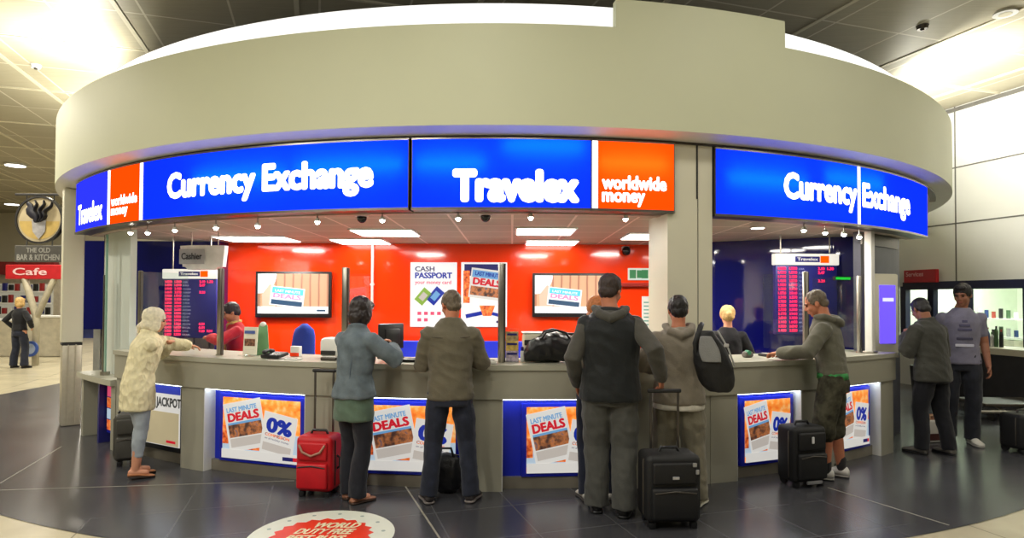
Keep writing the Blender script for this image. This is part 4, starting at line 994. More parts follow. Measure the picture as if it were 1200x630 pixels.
text_on(m, 'WORLD', rad_*.66, rad_*.19, lambda x, z: sk(x+rad_*.12, z+rad_*.27), .05); text_on(m, 'DUTY FREE', rad_*.80, rad_*.19, lambda x, z: sk(x, z+rad_*.03), .05); text_on(m, 'BEST BUYS', rad_*.80, rad_*.19, lambda x, z: sk(x, z-rad_*.22), .05)
kid(m, 'lettering', mat('decal_cream', rgb(238, 228, 190), .4), t)
m = MB()
for k in range(14):
    a_ = 2*PI*k/14+.2; m.cyl((rad_*.84*math.cos(a_), rad_*.84*math.sin(a_), .002), rad_*.03, .001, 10)
kid(m, 'dots', mat('decal_grey', rgb(150, 165, 160), .4), t)

# ------------------------------------------------------------------ hall fittings: hanging pub sign, red sign, far shop fronts, downlights
y = 10.6
p = on_y(47, 257, y); s = y/FPX*1.0
zb0 = on_y(47, 308, y).z
t = thing('hanging_sign', 'round black-framed pub sign with a name board hanging under a bar', 'sign', (p.x, y, zb0), rz=0)
MI = mat('black_iron', rgb(32, 30, 30), .5)
lz = lambda v: on_y(47, v, y).z-zb0
bx_ = (-7.19-p.x-.075); m = MB(); m.rbox(((bx_-29*s)/2, 0, lz(228)), (bx_+29*s, .05, .035), .006, 2); kid(m, 'bar', MI, t)
m = MB(); m.rbox((bx_+.0, 0, lz(228)), (.03, .16, .16), .006, 2); kid(m, 'wall_plate', MI, t)
for k in (-1, 1): m = MB(); m.cyl((k*16*s, 0, lz(240)), .010, lz(228)-lz(240), 8); kid(m, 'hanger_rod', MI, t)
Rr = 28*s; zc = lz(257.5)
m = MB(); rings = []
for k in range(48):
    a_ = 2*PI*k/48; cc, ss = math.cos(a_), math.sin(a_)
    rings.append([(cc*(Rr-.03), -.035, zc+ss*(Rr-.03)), (cc*Rr, -.035, zc+ss*Rr), (cc*Rr, .035, zc+ss*Rr), (cc*(Rr-.03), .035, zc+ss*(Rr-.03))])
rings.append(rings[0]); m.loft(rings, closed=False); kid(m, 'ring', MI, t, 'auto')
m = MB(); m.cyl((0, .012, zc), Rr-.02, .024, 48, M=Matrix.Rotation(rad(90), 3, 'X')); ds = kid(m, 'disc', mat('sign_tan', rgb(172, 158, 128), .5, var=.15, scale=4), t)
# plain plume above a small shield as a stand-in for the painted crest
m = MB()
for sx, bx in ((-.40, -.50), (-.13, -.17), (.13, .17), (.40, .50)):
    pts_ = []
    for k in range(9):
        f = k/8; pts_.append((Rr*(sx*.35+(bx-sx*.35)*f+.07*math.sin(f*9)), -.02, zc+Rr*(-.02+.80*f*(1-.25*abs(bx)))))
    m.tube(pts_, [.03+.045*math.sin(PI*(.15+.8*k/8)) for k in range(9)], 8, flat=.3)
kid(m, 'plume', mat('plume_black', rgb(28, 28, 40), .5), ds, True)
m = MB(); m.add([(-Rr*.30, -.026, zc-Rr*.02), (Rr*.30, -.026, zc-Rr*.02), (Rr*.26, -.026, zc-Rr*.5), (0, -.026, zc-Rr*.82), (-Rr*.26, -.026, zc-Rr*.5)], [(0, 1, 2, 3, 4)]); kid(m, 'shield', mat('shield_grey', rgb(150, 148, 150), .5, var=.2, scale=14), ds)
m = MB(); 
GPM = mat('gold_patch', rgb(178, 152, 88), .5)
m = MB(); n_ = 24; hp_ = [(Rr*.84*math.cos(PI+PI*k/n_), -.016, zc-Rr*.06+Rr*.76*math.sin(PI+PI*k/n_)) for k in range(n_+1)]; m.add(hp_, [tuple(range(n_+1))]); kid(m, 'gold_field', GPM, ds)
m = MB(); zz0, zz1 = lz(307), lz(287.5); m.rbox((0, 0, (zz0+zz1)/2), (56*s, .05, zz1-zz0), .01, 2)
for k in (-1, 1): m.cyl((k*15*s, 0, zz1), .012, .08, 8)
bd = kid(m, 'name_board', mat('slate_board', rgb(74, 72, 68), .5), t)
m = MB(); hh_ = zz1-zz0
text_on(m, 'BAR & KITCHEN', 50*s, hh_*.34, lambda a, b: Vector((a-25*s, -.028, b+zz0+hh_*.12)), .03); text_on(m, 'THE OLD', 28*s, hh_*.28, lambda a, b: Vector((a-14*s, -.028, b+zz0+hh_*.58)), .03); kid(m, 'lettering', mat('board_text', rgb(150, 148, 142), .5), bd)
y = 15.0; p = on_y(38, 430, y); s = y/FPX; base = on_z(46, 432)
t = thing('sign_stand', 'red shop sign board carried by a pale Y-shaped pole', 'sign', (on_y(40, 400, y).x, y, 0))
zz = lambda v: on_y(40, v, y).z
m = MB(); m.rbox((0, 0, (zz(310)+zz(327))/2), (66*s, .14, zz(310)-zz(327)), .02, 2); b1 = kid(m, 'board', mat('red_board', rgb(178, 32, 38), .4), t)
m = MB(); text_on(m, 'Cafe', 40*s, 8*s, lambda a, b: Vector((a-24*s, -.075, b+zz(322))), .02); kid(m, 'lettering', mat('sign_pale', rgb(225, 190, 190), .5), b1)
MPALE = mat('pale_pole', rgb(176, 168, 146), .45)
m = MB(); m.tube([(-12*s, 0, zz(327)), (2*s, 0, zz(372)), (2*s, 0, 0.02)], .075, 12); m.tube([(22*s, 0, zz(327)), (2*s, 0, zz(372))], .07, 12); kid(m, 'pole', MPALE, t, True)
m = MB(); m.cyl((0, -.09, zz(408)), 9*s, .03, 24, M=Matrix.Rotation(rad(90), 3, 'X')); dd = kid(m, 'round_badge', mat('blue_badge', rgb(60, 90, 170), .4), t); m = MB(); m.cyl((0, -.122, zz(408)), 6*s, .008, 20, M=Matrix.Rotation(rad(90), 3, 'X')); kid(m, 'badge_centre', mat('pale_badge', rgb(160, 175, 205), .4), dd)
# far shop fronts along the back wall
def shopfront(x0, x1, y, cols, label, zh=3.0):
    w = x1-x0; t = thing('shop_kiosk', label, 'shop front', ((x0+x1)/2, y, 0))
    m = MB(); m.box((0, .3, zh/2), (w, .5, zh)); kid(m, 'carcass', mat('shop_carcass', cols[0], .5), t)
    m = MB(); m.rbox((0, -.05, zh-.25), (w, .3, .5), .02, 2); kid(m, 'fascia_board', mat('shop_fascia', cols[1], .4), t)
    m = MB(); m.box((0, .02, 1.35), (w*.92, .1, 1.6)); kid(m, 'display', emit('shop_glow', cols[2], .35), t)
    for k in range(4):
        m = MB(); m.box((0, -.06, .5+.45*k), (w*.92, .25, .05)); sh_ = kid(m, 'shelf', M['white'], t)
        m = MB()
        for j in range(int(w*4)): m.box((-w*.44+j*w*.88/max(1, int(w*4)-1), -.08, .5+.45*k+.16), (.12, .14, .22+.06*((j*7+k) % 3)), mi=(j*3+k) % 4)
        kid(m, 'goods_pattern', [M['navy'], M['white'], mat('goods_red', rgb(150, 40, 40), .5), M['black']], sh_)
    return t
shopfront(-22.5, -17.6, 24, [rgb(170, 160, 140), rgb(120, 30, 34), rgb(220, 214, 190)], 'far shop front with a dark red fascia past the woman in black')
shopfront(-17.5, -13.2, 25, [rgb(60, 70, 130), rgb(30, 45, 120), rgb(60, 70, 150)], 'far blue shop front beside the kiosk pillar', 2.7)
for (u, v, w_, h_, c_, lab) in ((62, 405, 1.1, 1.1, rgb(185, 178, 158), 'cream block counter in front of the far blue shop'), (10, 395, 1.0, 1.0, rgb(190, 182, 160), 'low cream counter behind the woman in black')):
    q = on_y(u, v, 17.5); t = thing('display_counter', lab, 'counter', (q.x, 17.5, 0)); m = MB(); m.rbox((0, 0, h_/2), (w_, .6, h_), .02, 2); kid(m, 'cabinet', mat('block_cream', c_, .5), t); m = MB(); m.rbox((0, 0, h_), (w_+.06, .66, .05), .01, 2); kid(m, 'top', M['white'], t)
def downlight(u, v, label):
    q = on_z(u, v, HC); t = thing('ceiling_downlight', label, 'light', (q.x, q.y, HC)); r_ = .22 if u < 100 else .16
    m = MB(); m.cyl((0, 0, -.05), r_+.04, .05, 32, r_+.02); kid(m, 'rim', M['white'], t, 'auto'); m = MB(); m.cyl((0, 0, -.056), r_, .01, 32); kid(m, 'lens', E_WHITE, t)
downlight(18, 192, 'round downlight in the hall ceiling above the pub sign')
downlight(14, 238, 'small distant downlight beside the pub sign')
q = on_z(1178, 14, HC); t = thing('ceiling_speaker', 'round white ceiling speaker over the shop side', 'speaker', q); m = MB(); m.cyl((0, 0, -.03), .13, .03, 28, .12); kid(m, 'rim', M['white'], t, 'auto'); m = MB(); m.cyl((0, 0, -.034), .07, .006, 24); kid(m, 'grille', M['rib'], t)
for u, v, l in ((42, 76, 'small white smoke detector on the bright ceiling'), (1081, 30, 'tiny dark sensor on the ceiling over the canopy')):
    q = on_z(u, v, HC); t = thing('smoke_detector', l, 'detector', q); m = MB(); m.cyl((0, 0, -.05), .06, .05, 20, .075); kid(m, 'housing', M['white'] if u < 100 else M['darksteel'], t, 'auto'); m = MB(); m.cyl((0, 0, -.07), .025, .02, 14); kid(m, 'sensor', M['darksteel'], t)

# ------------------------------------------------------------------ red shop sign and goods along the hall wall
def on_wall(u, v, out): q = wall_pt(u, v); return q+wn*out
q0, q1 = wall_pt(1066, 325), wall_pt(1104, 325); zt_, zb2 = wall_pt(1085, 316).z, wall_pt(1085, 331).z
c = (q0+q1)/2+wn*.11
t = thing('wall_sign', 'small red shop sign on the hall wall above the windows', 'sign', (c.x, c.y, zb2), rz=WA+PI if wd.x < 0 else WA)
w = (q1-q0).length; h = zt_-zb2
RZ = WA+PI
t.rotation_euler = (0, 0, WA+PI/2-PI/2)
# local x along the wall, local y out of it
sg = MB(); sg.rbox((0, 0, h/2), (w, .08, h), .01, 2); kid(sg, 'board', mat('sign_red', rgb(176, 26, 34), .4), t)
side = 1 if Vector((math.cos(WA), math.sin(WA), 0)).cross(wn).z > 0 else -1
tx = MB(); text_on(tx, 'Services', w*.55, h*.34, lambda a, b: Vector((-(a-w*.42), side*.043, b+h*.5)), .03); kid(tx, 'lettering', mat('sign_text_pale', rgb(215, 150, 150), .5), t)
# dark display counter under the windows with goods on top
cs0, cs1 = wall_s(1152), S0+3.2
t = thing('shop_counter', 'long dark counter under the shop windows with a pale top', 'counter', Vector((W1.x, W1.y, 0))+wd*((cs0+cs1)/2)+wn*.5)
m = MB(); wbox(m, cs1, cs0, 0, .80, .15, .75); wkid(m, 'cabinet', mat('dark_counter', rgb(44, 44, 48), .45), t)
m = MB(); wbox(m, cs1, cs0, .80, .90, .12, .78); wkid(m, 'top', M['beige'], t)
m = MB()
for k in range(5): s_ = cs1+(cs0-cs1)*(k+.5)/5; wbox(m, s_-.008, s_+.008, .05, .78, .745, .756)
wkid(m, 'door_gap', M['black'], t)
GC = [rgb(40, 60, 110), rgb(200, 200, 200), rgb(60, 90, 60), rgb(25, 25, 30), rgb(150, 60, 50)]
gl_ = ['small dark box on the shop counter', 'white bottle on the shop counter', 'green bottle on the shop counter', 'black dome bottle on the shop counter', 'red bottle on the shop counter']
GM = [mat('goods_%d' % k, GC[k], .4) for k in range(5)]
for k, u in enumerate((1156, 1161, 1166, 1171, 1176, 1181, 1186, 1191, 1197)):
    s_ = wall_s(u)+.0
    q = Vector((W1.x, W1.y, .90))+wd*s_+wn*.45; q = Vector((q.x, q.y, .902))
    kk = k % 5
    t = thing('shop_bottle', 'small bottle in the row on the pale shop counter top', 'bottle', q, group='bottles along the shop counter')
    hh = .16+.05*((k*5) % 3)
    m = MB(); m.cyl((0, 0, 0), .031, hh, 14, .029); m.cyl((0, 0, hh), .029, .04, 14, .012); kid(m, 'body', GM[kk], t, 'auto'); m = MB(); m.cyl((0, 0, hh+.04), .014, .04, 12); kid(m, 'cap', GM[(kk+1) % 5], t)
# potted plant at the window corner
s_ = wall_s(1147); q = Vector((W1.x, W1.y, 0))+wd*s_+wn*1.25
t = thing('potted_plant', 'small leafy pot plant in front of the shop window', 'plant', (q.x, q.y, 0)); m = MB(); m.cyl((0, 0, 0), .16, .55, 20, .2); kid(m, 'pot', M['black'], t, 'auto')
m = MB()
for k in range(46):
    a_ = random.random()*2*PI; e_ = random.random()*1.1; L = .18+.25*random.random(); d = Vector((math.cos(a_)*math.cos(e_)*.6, math.sin(a_)*math.cos(e_)*.6, math.sin(e_)+.25)); b_ = Vector((0, 0, .52+.35*random.random())); tip = b_+d*L; sdd = d.cross(Vector((0, 0, 1))).normalized()*.035
    mid = (b_+tip)/2+Vector((0, 0, .03)); m.add([b_, mid+sdd, tip, mid-sdd], [(0, 1, 2, 3)])
kid(m, 'foliage', mat('plant_green', rgb(70, 95, 58), .5, var=.3), t)
# dark display boxes and shelves inside the shop
for k, s_ in enumerate([marks[0]-.55-1.25*i for i in range(5)]):
    s_ = s_; q = Vector((W1.x, W1.y, 0))+wd*s_+wn*(-1.6)
    t = thing('shop_shelf', 'pale shelf unit stocked with small bottles behind the shop windows', 'shelf', (q.x, q.y, 0), rz=WA, group='shelf units inside the bright shop')
    m = MB(); m.box((0, 0, .45), (1.0, .35, .9)); kid(m, 'cabinet', M['beige'], t)
    for j in range(2):
        m = MB(); m.box((0, 0, .95+j*.35), (1.0, .3, .03)); sh_ = kid(m, 'shelf_board', M['white'], t); m = MB()
        for i in range(7): m.cyl((-.42+i*.14, 0, .965+j*.35), .035, .13+.03*(i % 3), 10, mi=(i+k+j) % 5)
        kid(m, 'goods_pattern', GM, sh_)
# steel luggage rail of a trolley near the shop counter
c = on_z(1160, 520); y = 8.4; a0_ = on_y(1141, 484, y); a1_ = on_y(1205, 489, y)
t = thing('luggage_trolley', 'low grey luggage trolley with a pale front rail beside the shop', 'trolley', ((a0_.x+a1_.x)/2+.3, y+.1, 0))
L = a1_.x-a0_.x+.5
m = MB(); m.tube([(-L/2, 0, a0_.z), (L/2, 0, a0_.z)], .022, 10); kid(m, 'rail', M['steel'], t, True)
m = MB(); m.rbox((.1, .35, .22), (L*.8, .6, .04), .01, 2); kid(m, 'deck', M['darksteel'], t)
for sx in (-.2, .45):
    for sy in (.12, .58): m = MB(); m.cyl((sx*L-.02, sy, .07), .07, .04, 18, M=Matrix.Rotation(rad(90), 3, 'Y')); kid(m, 'wheel', M['black'], t, 'auto')
for q_ in (-.12, .4): m = MB(); m.tube([(q_*L, 0, a0_.z), (q_*L, .35, .22)], .018); kid(m, 'strut', M['steel'], t, True)
# ================================================================== people
SK_FAIR = mat('skin_fair', rgb(214, 150, 118), .55, var=.06, scale=14)
SK_WARM = mat('skin_warm', rgb(188, 118, 86), .55, var=.06, scale=14)
SK_DARK = mat('skin_tan', rgb(150, 98, 72), .55, var=.06, scale=14)
HAIR_BLACK = mat('hair_black', rgb(22, 18, 18), .5, var=.3, scale=60, bump=.3, bscale=120)
HAIR_BROWN = mat('hair_brown', rgb(48, 34, 28), .55, var=.3, scale=60, bump=.3, bscale=120)
HAIR_GREY = mat('hair_grey_brown', rgb(96, 84, 68), .6, var=.35, scale=50, bump=.3, bscale=120)
HAIR_BLOND = mat('hair_blond', rgb(200, 164, 104), .55, var=.25, scale=50, bump=.3, bscale=120)
HAIR_RED = mat('hair_ginger', rgb(186, 112, 58), .55, var=.25, scale=50, bump=.3, bscale=120)
EYE = mat('eye_dark', rgb(24, 18, 16), .2); LIP = mat('lips', rgb(160, 80, 70), .5)
def cloth(name, c, var=.14, scale=10, bump=.35, bscale=140, rough=.85): return mat(name, c, rough, var=var, scale=scale, bump=bump, bscale=bscale, spec=.25, sheen=.15)

def ik(sh, target, pole, l1, l2):
    d = target-sh; L = d.length
    if L > (l1+l2)*.995: target = sh+d*((l1+l2)*.995/L); d = target-sh; L = d.length
    a = (l1*l1-l2*l2+L*L)/(2*L); h = math.sqrt(max(0, l1*l1-a*a)); u = d/L
    pl = Vector(pole); pl = pl-u*pl.dot(u); pl.normalize()
    return sh+u*a+pl*h, target
def hand(mb, w, d, n, side, curl=.5, thumb=.6):
    """palm and five bent fingers; w wrist, d pointing direction, n palm normal"""
    d = d.normalized(); n = (n-d*n.dot(d)).normalized(); x = d.cross(n)*side      # x: towards the thumb
    rings = []
    for t, a, b in ((-.02, .024, .019), (.015, .030, .018), (.05, .040, .016), (.082, .041, .013), (.094, .036, .009)):
        rings.append([w+d*t+x*a*math.cos(2*PI*k/14)+n*b*math.sin(2*PI*k/14) for k in range(14)])
    mb.loft(rings)
    for off, L, r0 in ((.030, .072, .0098), (.010, .080, .0102), (-.011, .075, .0098), (-.030, .060, .0088)):
        p = w+d*.080+x*off; pts = [w+d*.055+x*off*.9, p]; a = curl*.35; dd = d
        for f, g in ((.42, 1.0), (.32, 1.15), (.26, .8)):
            dd = (d*math.cos(a)+n*math.sin(a)).normalized(); p = p+dd*L*f; pts.append(p); a += curl*g
        mb.tube(pts, [r0, r0*1.02, r0, r0*.95, r0*.82], 8)
    p = w+d*.022+x*.026; q = p+(d*.55+x*.8+n*.25).normalized()*.036; r = q+(d*(.85)+x*(.45-.5*thumb)+n*(.25+.5*thumb)).normalized()*.034; z = r+(d*(.9)+x*(-.1)+n*(.2+.5*thumb)).normalized()*.024
    mb.tube([p, q, r, z], [.013, .0125, .0105, .009], 8)

def shoe(mb, sole, ank, yaw, L=.27, high=.085, wide=.048, lift=0.0):
    f = Vector((-math.sin(yaw), math.cos(yaw), 0)); s = Vector((f.y, -f.x, 0)); b = Vector((ank.x, ank.y, 0))-f*.065
    prof = [(0, .55, .70), (.06, .82, .95), (.2, .88, 1.0), (.36, .82, .98), (.5, .88, .78), (.68, 1.05, .60), (.84, .98, .50), (.95, .70, .42), (1, .35, .30)]
    for m_, z0, z1, g in ((mb, .016, None, 1.0), (sole, 0, .022, 1.06)):
        rings = []
        for t, w, h in prof:
            c = b+f*(L*t); lf = lift*(1-t)
            ring = []
            for k in range(14):
                a = 2*PI*k/14; cx_ = math.cos(a); sx_ = math.sin(a)
                zz = (z0+(high*h-z0)*(.5+.5*sx_)) if z1 is None else (z0+(z1-z0)*(.5+.5*sx_))
                ww = wide*w*g*(math.copysign(abs(cx_)**.7, cx_))*(1-.35*max(0, sx_) if z1 is None else 1)
                ring.append(c+s*ww+Vector((0, 0, zz+lf)))
            rings.append(ring)
        m_.loft(rings)

def person(label, x, y, yaw, h, P, L):
    s = h/1.75; yaw = rad(yaw)
    t = thing('person', label, 'person', (x, y, 0), rz=yaw)
    Ri = Matrix.Rotation(-yaw, 3, 'Z'); base = Vector((x, y, 0))
    loc = lambda W: Ri@(Vector(W)-base)/s
    fem = L.get('female', False); kx = .90 if fem else 1.0; fat = L.get('fat', 1.0)
    bend = rad(P.get('bend', 0)); side = rad(P.get('side', 0)); tw = rad(P.get('twist', 0))
    def B(p):
        p = Vector(p); f = min(1, max(0, (p.z-.92)/.28)); q = p-Vector((0, 0, .95))
        q = Matrix.Rotation(tw*f, 3, 'Z')@(Matrix.Rotation(side*f, 3, 'Y')@(Matrix.Rotation(-bend*f, 3, 'X')@q)); return q+Vector((0, 0, .95))
    shw = .175*kx
    J = {}
    for k, sd in (('l', -1), ('r', 1)):
        sh = B((sd*shw, -.01, 1.38)); J[k+'sh'] = sh
        a = P.get(k+'a', {}); tgt = a.get('w'); tgt = loc(tgt) if tgt is not None else Vector(a.get('p', (sd*.25, .06, .88)))
        el, wr = ik(sh, tgt, a.get('pole', (sd*.5, -.8, -.2)), .285, .255); J[k+'el'], J[k+'wr'] = el, wr
        J[k+'hip'] = Vector((sd*.09, 0, .91))
        g = P.get(k+'g', {}); an = Vector(g.get('a', (sd*.105, -.02, .085))); q_ = min(.828, (an-J[k+'hip']).length*1.0035); kn, an = ik(J[k+'hip'], an, g.get('pole', (sd*.12, 1, 0)), q_*.507, q_*.493); J[k+'kn'], J[k+'an'] = kn, an
    nb = B((0, -.015, 1.475)); hd = rad(P.get('head_yaw', 0)); hp = rad(P.get('head_pitch', 0))
    hc = nb+Matrix.Rotation(tw, 3, 'Z')@(Matrix.Rotation(-bend-hp*.5, 3, 'X')@Vector((0, .03, .155)))
    HM = Matrix.Rotation(tw+hd, 3, 'Z')@Matrix.Rotation(-bend*.6-hp, 3, 'X')
    H = lambda v: hc+HM@Vector(v)
    sc = lambda mb: MB().add([Vector(v)*s for v in mb.v], mb.f)
    near = L.get('near', 1)
    vx = {2: .0065, 1: .0075, 0: .012}[near]
    # ---- body: one continuous skin
    b = MB()
    b.ball(H((0, -.016, .030)), (.074, .094, .088), HM); b.ball(H((0, .020, -.036)), (.060, .068, .078), HM); b.ball(H((0, .052, -.092)), (.030, .027, .024), HM)
    b.ball(H((0, .072, .024)), (.050, .018, .013), HM); b.tube([H((0, .080, .012)), H((0, .104, -.026)), H((0, .088, -.034))], [.009, .0135, .010], 8)
    for k in (-1, 1):
        b.ball(H((k*.076, -.012, -.006)), (.010, .022, .034), HM@Matrix.Rotation(k*.25, 3, 'Z')); b.ball(H((k*.036, .058, -.028)), (.024, .026, .024), HM); b.ball(H((k*.013, .090, -.031)), (.010, .010, .009), HM)
    b.ball(H((0, .084, -.056)), (.023, .009, .007), HM); b.ball(H((0, .082, -.069)), (.020, .010, .007), HM)
    b.tube([H((0, -.03, -.06)), (H((0, -.03, -.06))+nb)/2+Vector((0, .0, 0)), nb], [.058*kx, .056*kx, .064*kx], 14)
    tor = [(.84, .150, .105), (.95, .155, .105), (1.08, .135*(.95 if fem else 1), .095), (1.22, .150, .105), (1.34, .160, .105), (1.42, .130, .085), (1.475, .070, .062)]
    ell = lambda z, rx, ry, n=20, cy=0: [B((rx*kx*math.cos(2*PI*k/n), cy+ry*math.sin(2*PI*k/n), z)) for k in range(n)]
    b.loft([ell(*q) for q in tor])
    for k, sd in (('l', -1), ('r', 1)):
        b.tube([J[k+'sh'], J[k+'el'], J[k+'wr']], [.052, .043, .027], 12)
        mid = (J[k+'el']*.65+J[k+'wr']*.35); b.ball(mid, .040)
        a = P.get(k+'a', {}); d = Vector(a['hd']) if 'hd' in a else (J[k+'wr']-J[k+'el']); n = Vector(a.get('n', (-sd*.9, .1, -.3) if d.z < -.15 else (0, 0, -1)))
        hand(b, J[k+'wr'], d, n, sd*(1 if True else -1)*a.get('ts', 1), a.get('curl', .5), a.get('thumb', .5))
        b.tube([J[k+'hip'], J[k+'hip']*.5+J[k+'kn']*.5, J[k+'kn'], J[k+'kn']*.62+J[k+'an']*.38+Vector((0, -.012, 0)), J[k+'an']], [.088, .076, .054, .054, .036], 14)
        fy = rad(P.get(k+'fy', -sd*8)); f = Vector((-math.sin(fy), math.cos(fy), 0))
        b.tube([J[k+'an']-f*.03+Vector((0, 0, -.03)), J[k+'an']+f*.10+Vector((0, 0, -.05))], [.034, .028], 10)
    kid(fused(sc(b), vx, 3, factor=.45), 'body', L['skin'], t, True)
    bh = MB()
    for k in (-1, 1):
        e = MB(); e.ball(H((k*.030, .076, .004)), (.0125, .008, .0075), HM, 10, 6); kid(sc(e), 'eye', EYE, t, True)
    e = MB()
    for k in (-1, 1): e.tube([H((k*.014, .089, .024)), H((k*.032, .087, .028)), H((k*.05, .074, .022))], [.004, .005, .003], 6)
    kid(sc(e), 'eyebrows', L['hair'], t, True)
    e = MB(); e.tube([H((-.020, .088, -.062)), H((0, .0935, -.061)), H((.020, .088, -.062))], [.003, .0045, .003], 6); kid(sc(e), 'lips', LIP, t, True)
    # ---- hair
    st = L.get('style', 'short'); hr = MB()
    if st in ('short', 'bob', 'tied', 'crop'):
        q = .003 if st == 'crop' else (.008 if st == 'short' else .014)
        hr.ball(H((0, -.024, .040)), (.076+q, .092+q, .084+q), HM); hr.ball(H((0, -.062, -.014)), (.062+q, .048+q, .062), HM)
        for k in (-1, 1): hr.ball(H((k*(.066), -.010, .022)), (.015+q*.6, .040, .042), HM)
        if st == 'short': hr.ball(H((0, .035, .092)), (.056, .045, .026), HM)
    if st == 'bob':
        hr.ball(H((0, -.052, -.045)), (.088, .068, .088), HM)
        for k in (-1, 1): hr.ball(H((k*.070, -.002, -.030)), (.026, .056, .088), HM)
        hr.ball(H((0, .058, .075)), (.066, .040, .036), HM)
    if st == 'tied':
        hr.ball(H((0, -.125, .01)), (.035, .035, .045), HM)
    if st == 'long':
        hr.ball(H((0, -.024, .040)), (.092, .108, .098), HM); hr.ball(H((0, -.07, -.06)), (.085, .055, .12), HM); hr.ball(H((0, -.085, -.14)), (.075, .04, .10), HM)
    if st == 'scarf':
        hr.ball(H((0, -.026, .036)), (.094, .112, .100), HM); hr.ball(H((0, -.055, -.050)), (.080, .070, .085), HM)
        for k in (-1, 1): hr.ball(H((k*.066, .006, -.04)), (.026, .055, .085), HM)
        hr.tube([H((-.03, -.10, -.05)), H((-.05, -.13, -.10)), H((-.06, -.12, -.16))], [.026, .024, .010], 8)
    nm = 'headscarf' if st == 'scarf' else 'hair'
    kid(fused(sc(hr), vx, 4, (folds(.006, 18, 10, 5) if st == 'scarf' else folds(.006, 30, 16, 5))), nm, L.get('scarf', L['hair']) if st == 'scarf' else L['hair'], t, True)
    # ---- trousers or shorts
    lg = MB(); short = L.get('shorts'); r = L.get('leg', (.108, .092, .072, .064, .062))
    hipr = [(.80, .165, .125), (.88, .178*fat, .130*fat), (.96, .172*fat, .122*fat), (1.03, .160*fat, .112*fat)]
    lg.loft([[Vector((rx*kx*math.cos(2*PI*k/20), ry*math.sin(2*PI*k/20)-(.012 if z < .95 else 0), z)) for k in range(20)] for z, rx, ry in hipr])
    for k, sd in (('l', -1), ('r', 1)):
        hp_, kn, an = J[k+'hip'], J[k+'kn'], J[k+'an']
        if short: e_ = kn*.85+an*.15; lg.tube([hp_, hp_*.5+kn*.5, kn, e_], [r[0], r[1]+.012, r[2]+.022, r[2]+.024], 16)
        else:
            low = an+Vector((0, -.005, L.get('hem_leg', -.03)))
            if L.get('crop_leg'): low = kn*.30+an*.70
            r = (r[0]*.90,)+tuple(r[1:]); lg.tube([hp_, hp_*.5+kn*.5, kn, kn*.5+low*.5+Vector((0, -.012, 0)), low], list(r), 16, round_=False)
    kid(fused(sc(lg), max(vx, .008), 4, folds(L.get('fold', .007), 8, 7, 11)), 'shorts' if short else 'trousers', L['trousers'], t, True)
    # ---- shoes
    for k, sd in (('l', -1), ('r', 1)):
        u, so = MB(), MB(); fy = rad(P.get(k+'fy', -sd*8)); an = J[k+'an']
        shoe(u, so, an, fy, L.get('foot', .27 if not fem else .245), L.get('high', .10), .046 if fem else .050, max(0, an.z-.085))
        o_ = kid(sc(u), 'shoe', L['shoes'], t, True); kid(sc(so), 'sole', L.get('sole', M['black']), o_, True)
        if L.get('socks'):
            c_ = MB(); c_.tube([an+Vector((0, -.005, .07)), an+Vector((0, 0, -.02))], [.041, .043], 14); kid(sc(c_), 'sock', L['socks'], t, True)
    # ---- garments on the upper body
    for g in L['tops']:
        m_ = MB(); th = g.get('t', .0); hem = g.get('hem', .86); wd_ = g.get('hw', 1.0)
        prof = [(hem, .172*wd_, .122*wd_), (hem+.02, .176*wd_, .126*wd_), (.96, .170*max(1, wd_*.97), .122*max(1, wd_*.97)), (1.08, .160, .114), (1.22, .176, .124), (1.33, .188, .126), (1.395, .172, .112), (1.44, .120, .092), (g.get('collar', 1.485), .076, .072)]
        if hem > .95: prof = [(hem, .164*wd_, .116*wd_), (hem+.02, .168*wd_, .120*wd_)]+[q for q in prof if q[0] > hem+.05]
        else: prof = [q for i, q in enumerate(prof) if i < 2 or q[0] > hem+.05]
        if 'top' in g: prof = [q for q in prof if q[0] < g['top']]
        m_.loft([ell(z, rx*fat+th, ry*fat+th, 24) for z, rx, ry in prof])
        sl = g.get('sleeve', 'long'); sr_ = g.get('sr', (.072, .062, .052, .044))
        for k, sd in (('l', -1), ('r', 1)):
            if 'top' in g: continue
            S, E_, W_ = J[k+'sh'], J[k+'el'], J[k+'wr']; inn = B((sd*shw*.5, -.01, 1.37))
            m_.ball(S-Vector((0, 0, .008)), (.060+th) if sl != 'none' else (.052+th*.7))
            if sl == 'long': m_.tube([inn, S, E_, E_*.4+W_*.6, W_-(W_-E_).normalized()*.01], [.068+th]+[q*(.88 if i == 0 else .95)+th*.8 for i, q in enumerate(sr_)], 16)
            elif sl == 'short': m_.tube([inn, S, S*.38+E_*.62], [.060+th, .052+th, .051+th], 16)
        if g.get('hood'):
            hb = [B(v) for v in ((-.085, .05, 1.50), (-.115, -.03, 1.495), (-.085, -.105, 1.455), (0, -.145, 1.415), (.085, -.105, 1.455), (.115, -.03, 1.495), (.085, .05, 1.50))]
            m_.tube(hb, [.022, .028, .034, .038, .034, .028, .022], 12); m_.ball(B((0, -.09, 1.42)), (.09, .045, .065))
        if g.get('roll'):
            m_.tube([B((.062*math.cos(2*PI*k/16), .062*math.sin(2*PI*k/16)-.012, 1.50)) for k in range(17)], .022, 10, round_=False)
        if g.get('band'):
            m_.loft([ell(hem+.0, .178*wd_, .128*wd_), ell(hem+.06, .180*wd_, .130*wd_)])
        fg = fused(sc(m_), max(vx, .008), g.get('smooth', 5), folds(g.get('fold', .008), g.get('fa', 6), g.get('fb', 8), g.get('seed', 1.0)))
        go = kid(fg, g['name'], g['m'], t, True)
        if g.get('sub'): g['sub'](go, B, s, J, sc, ell)
    if L.get('extra'): L['extra'](t, B, s, J, sc, H, HM, ell)
    return t, J, s

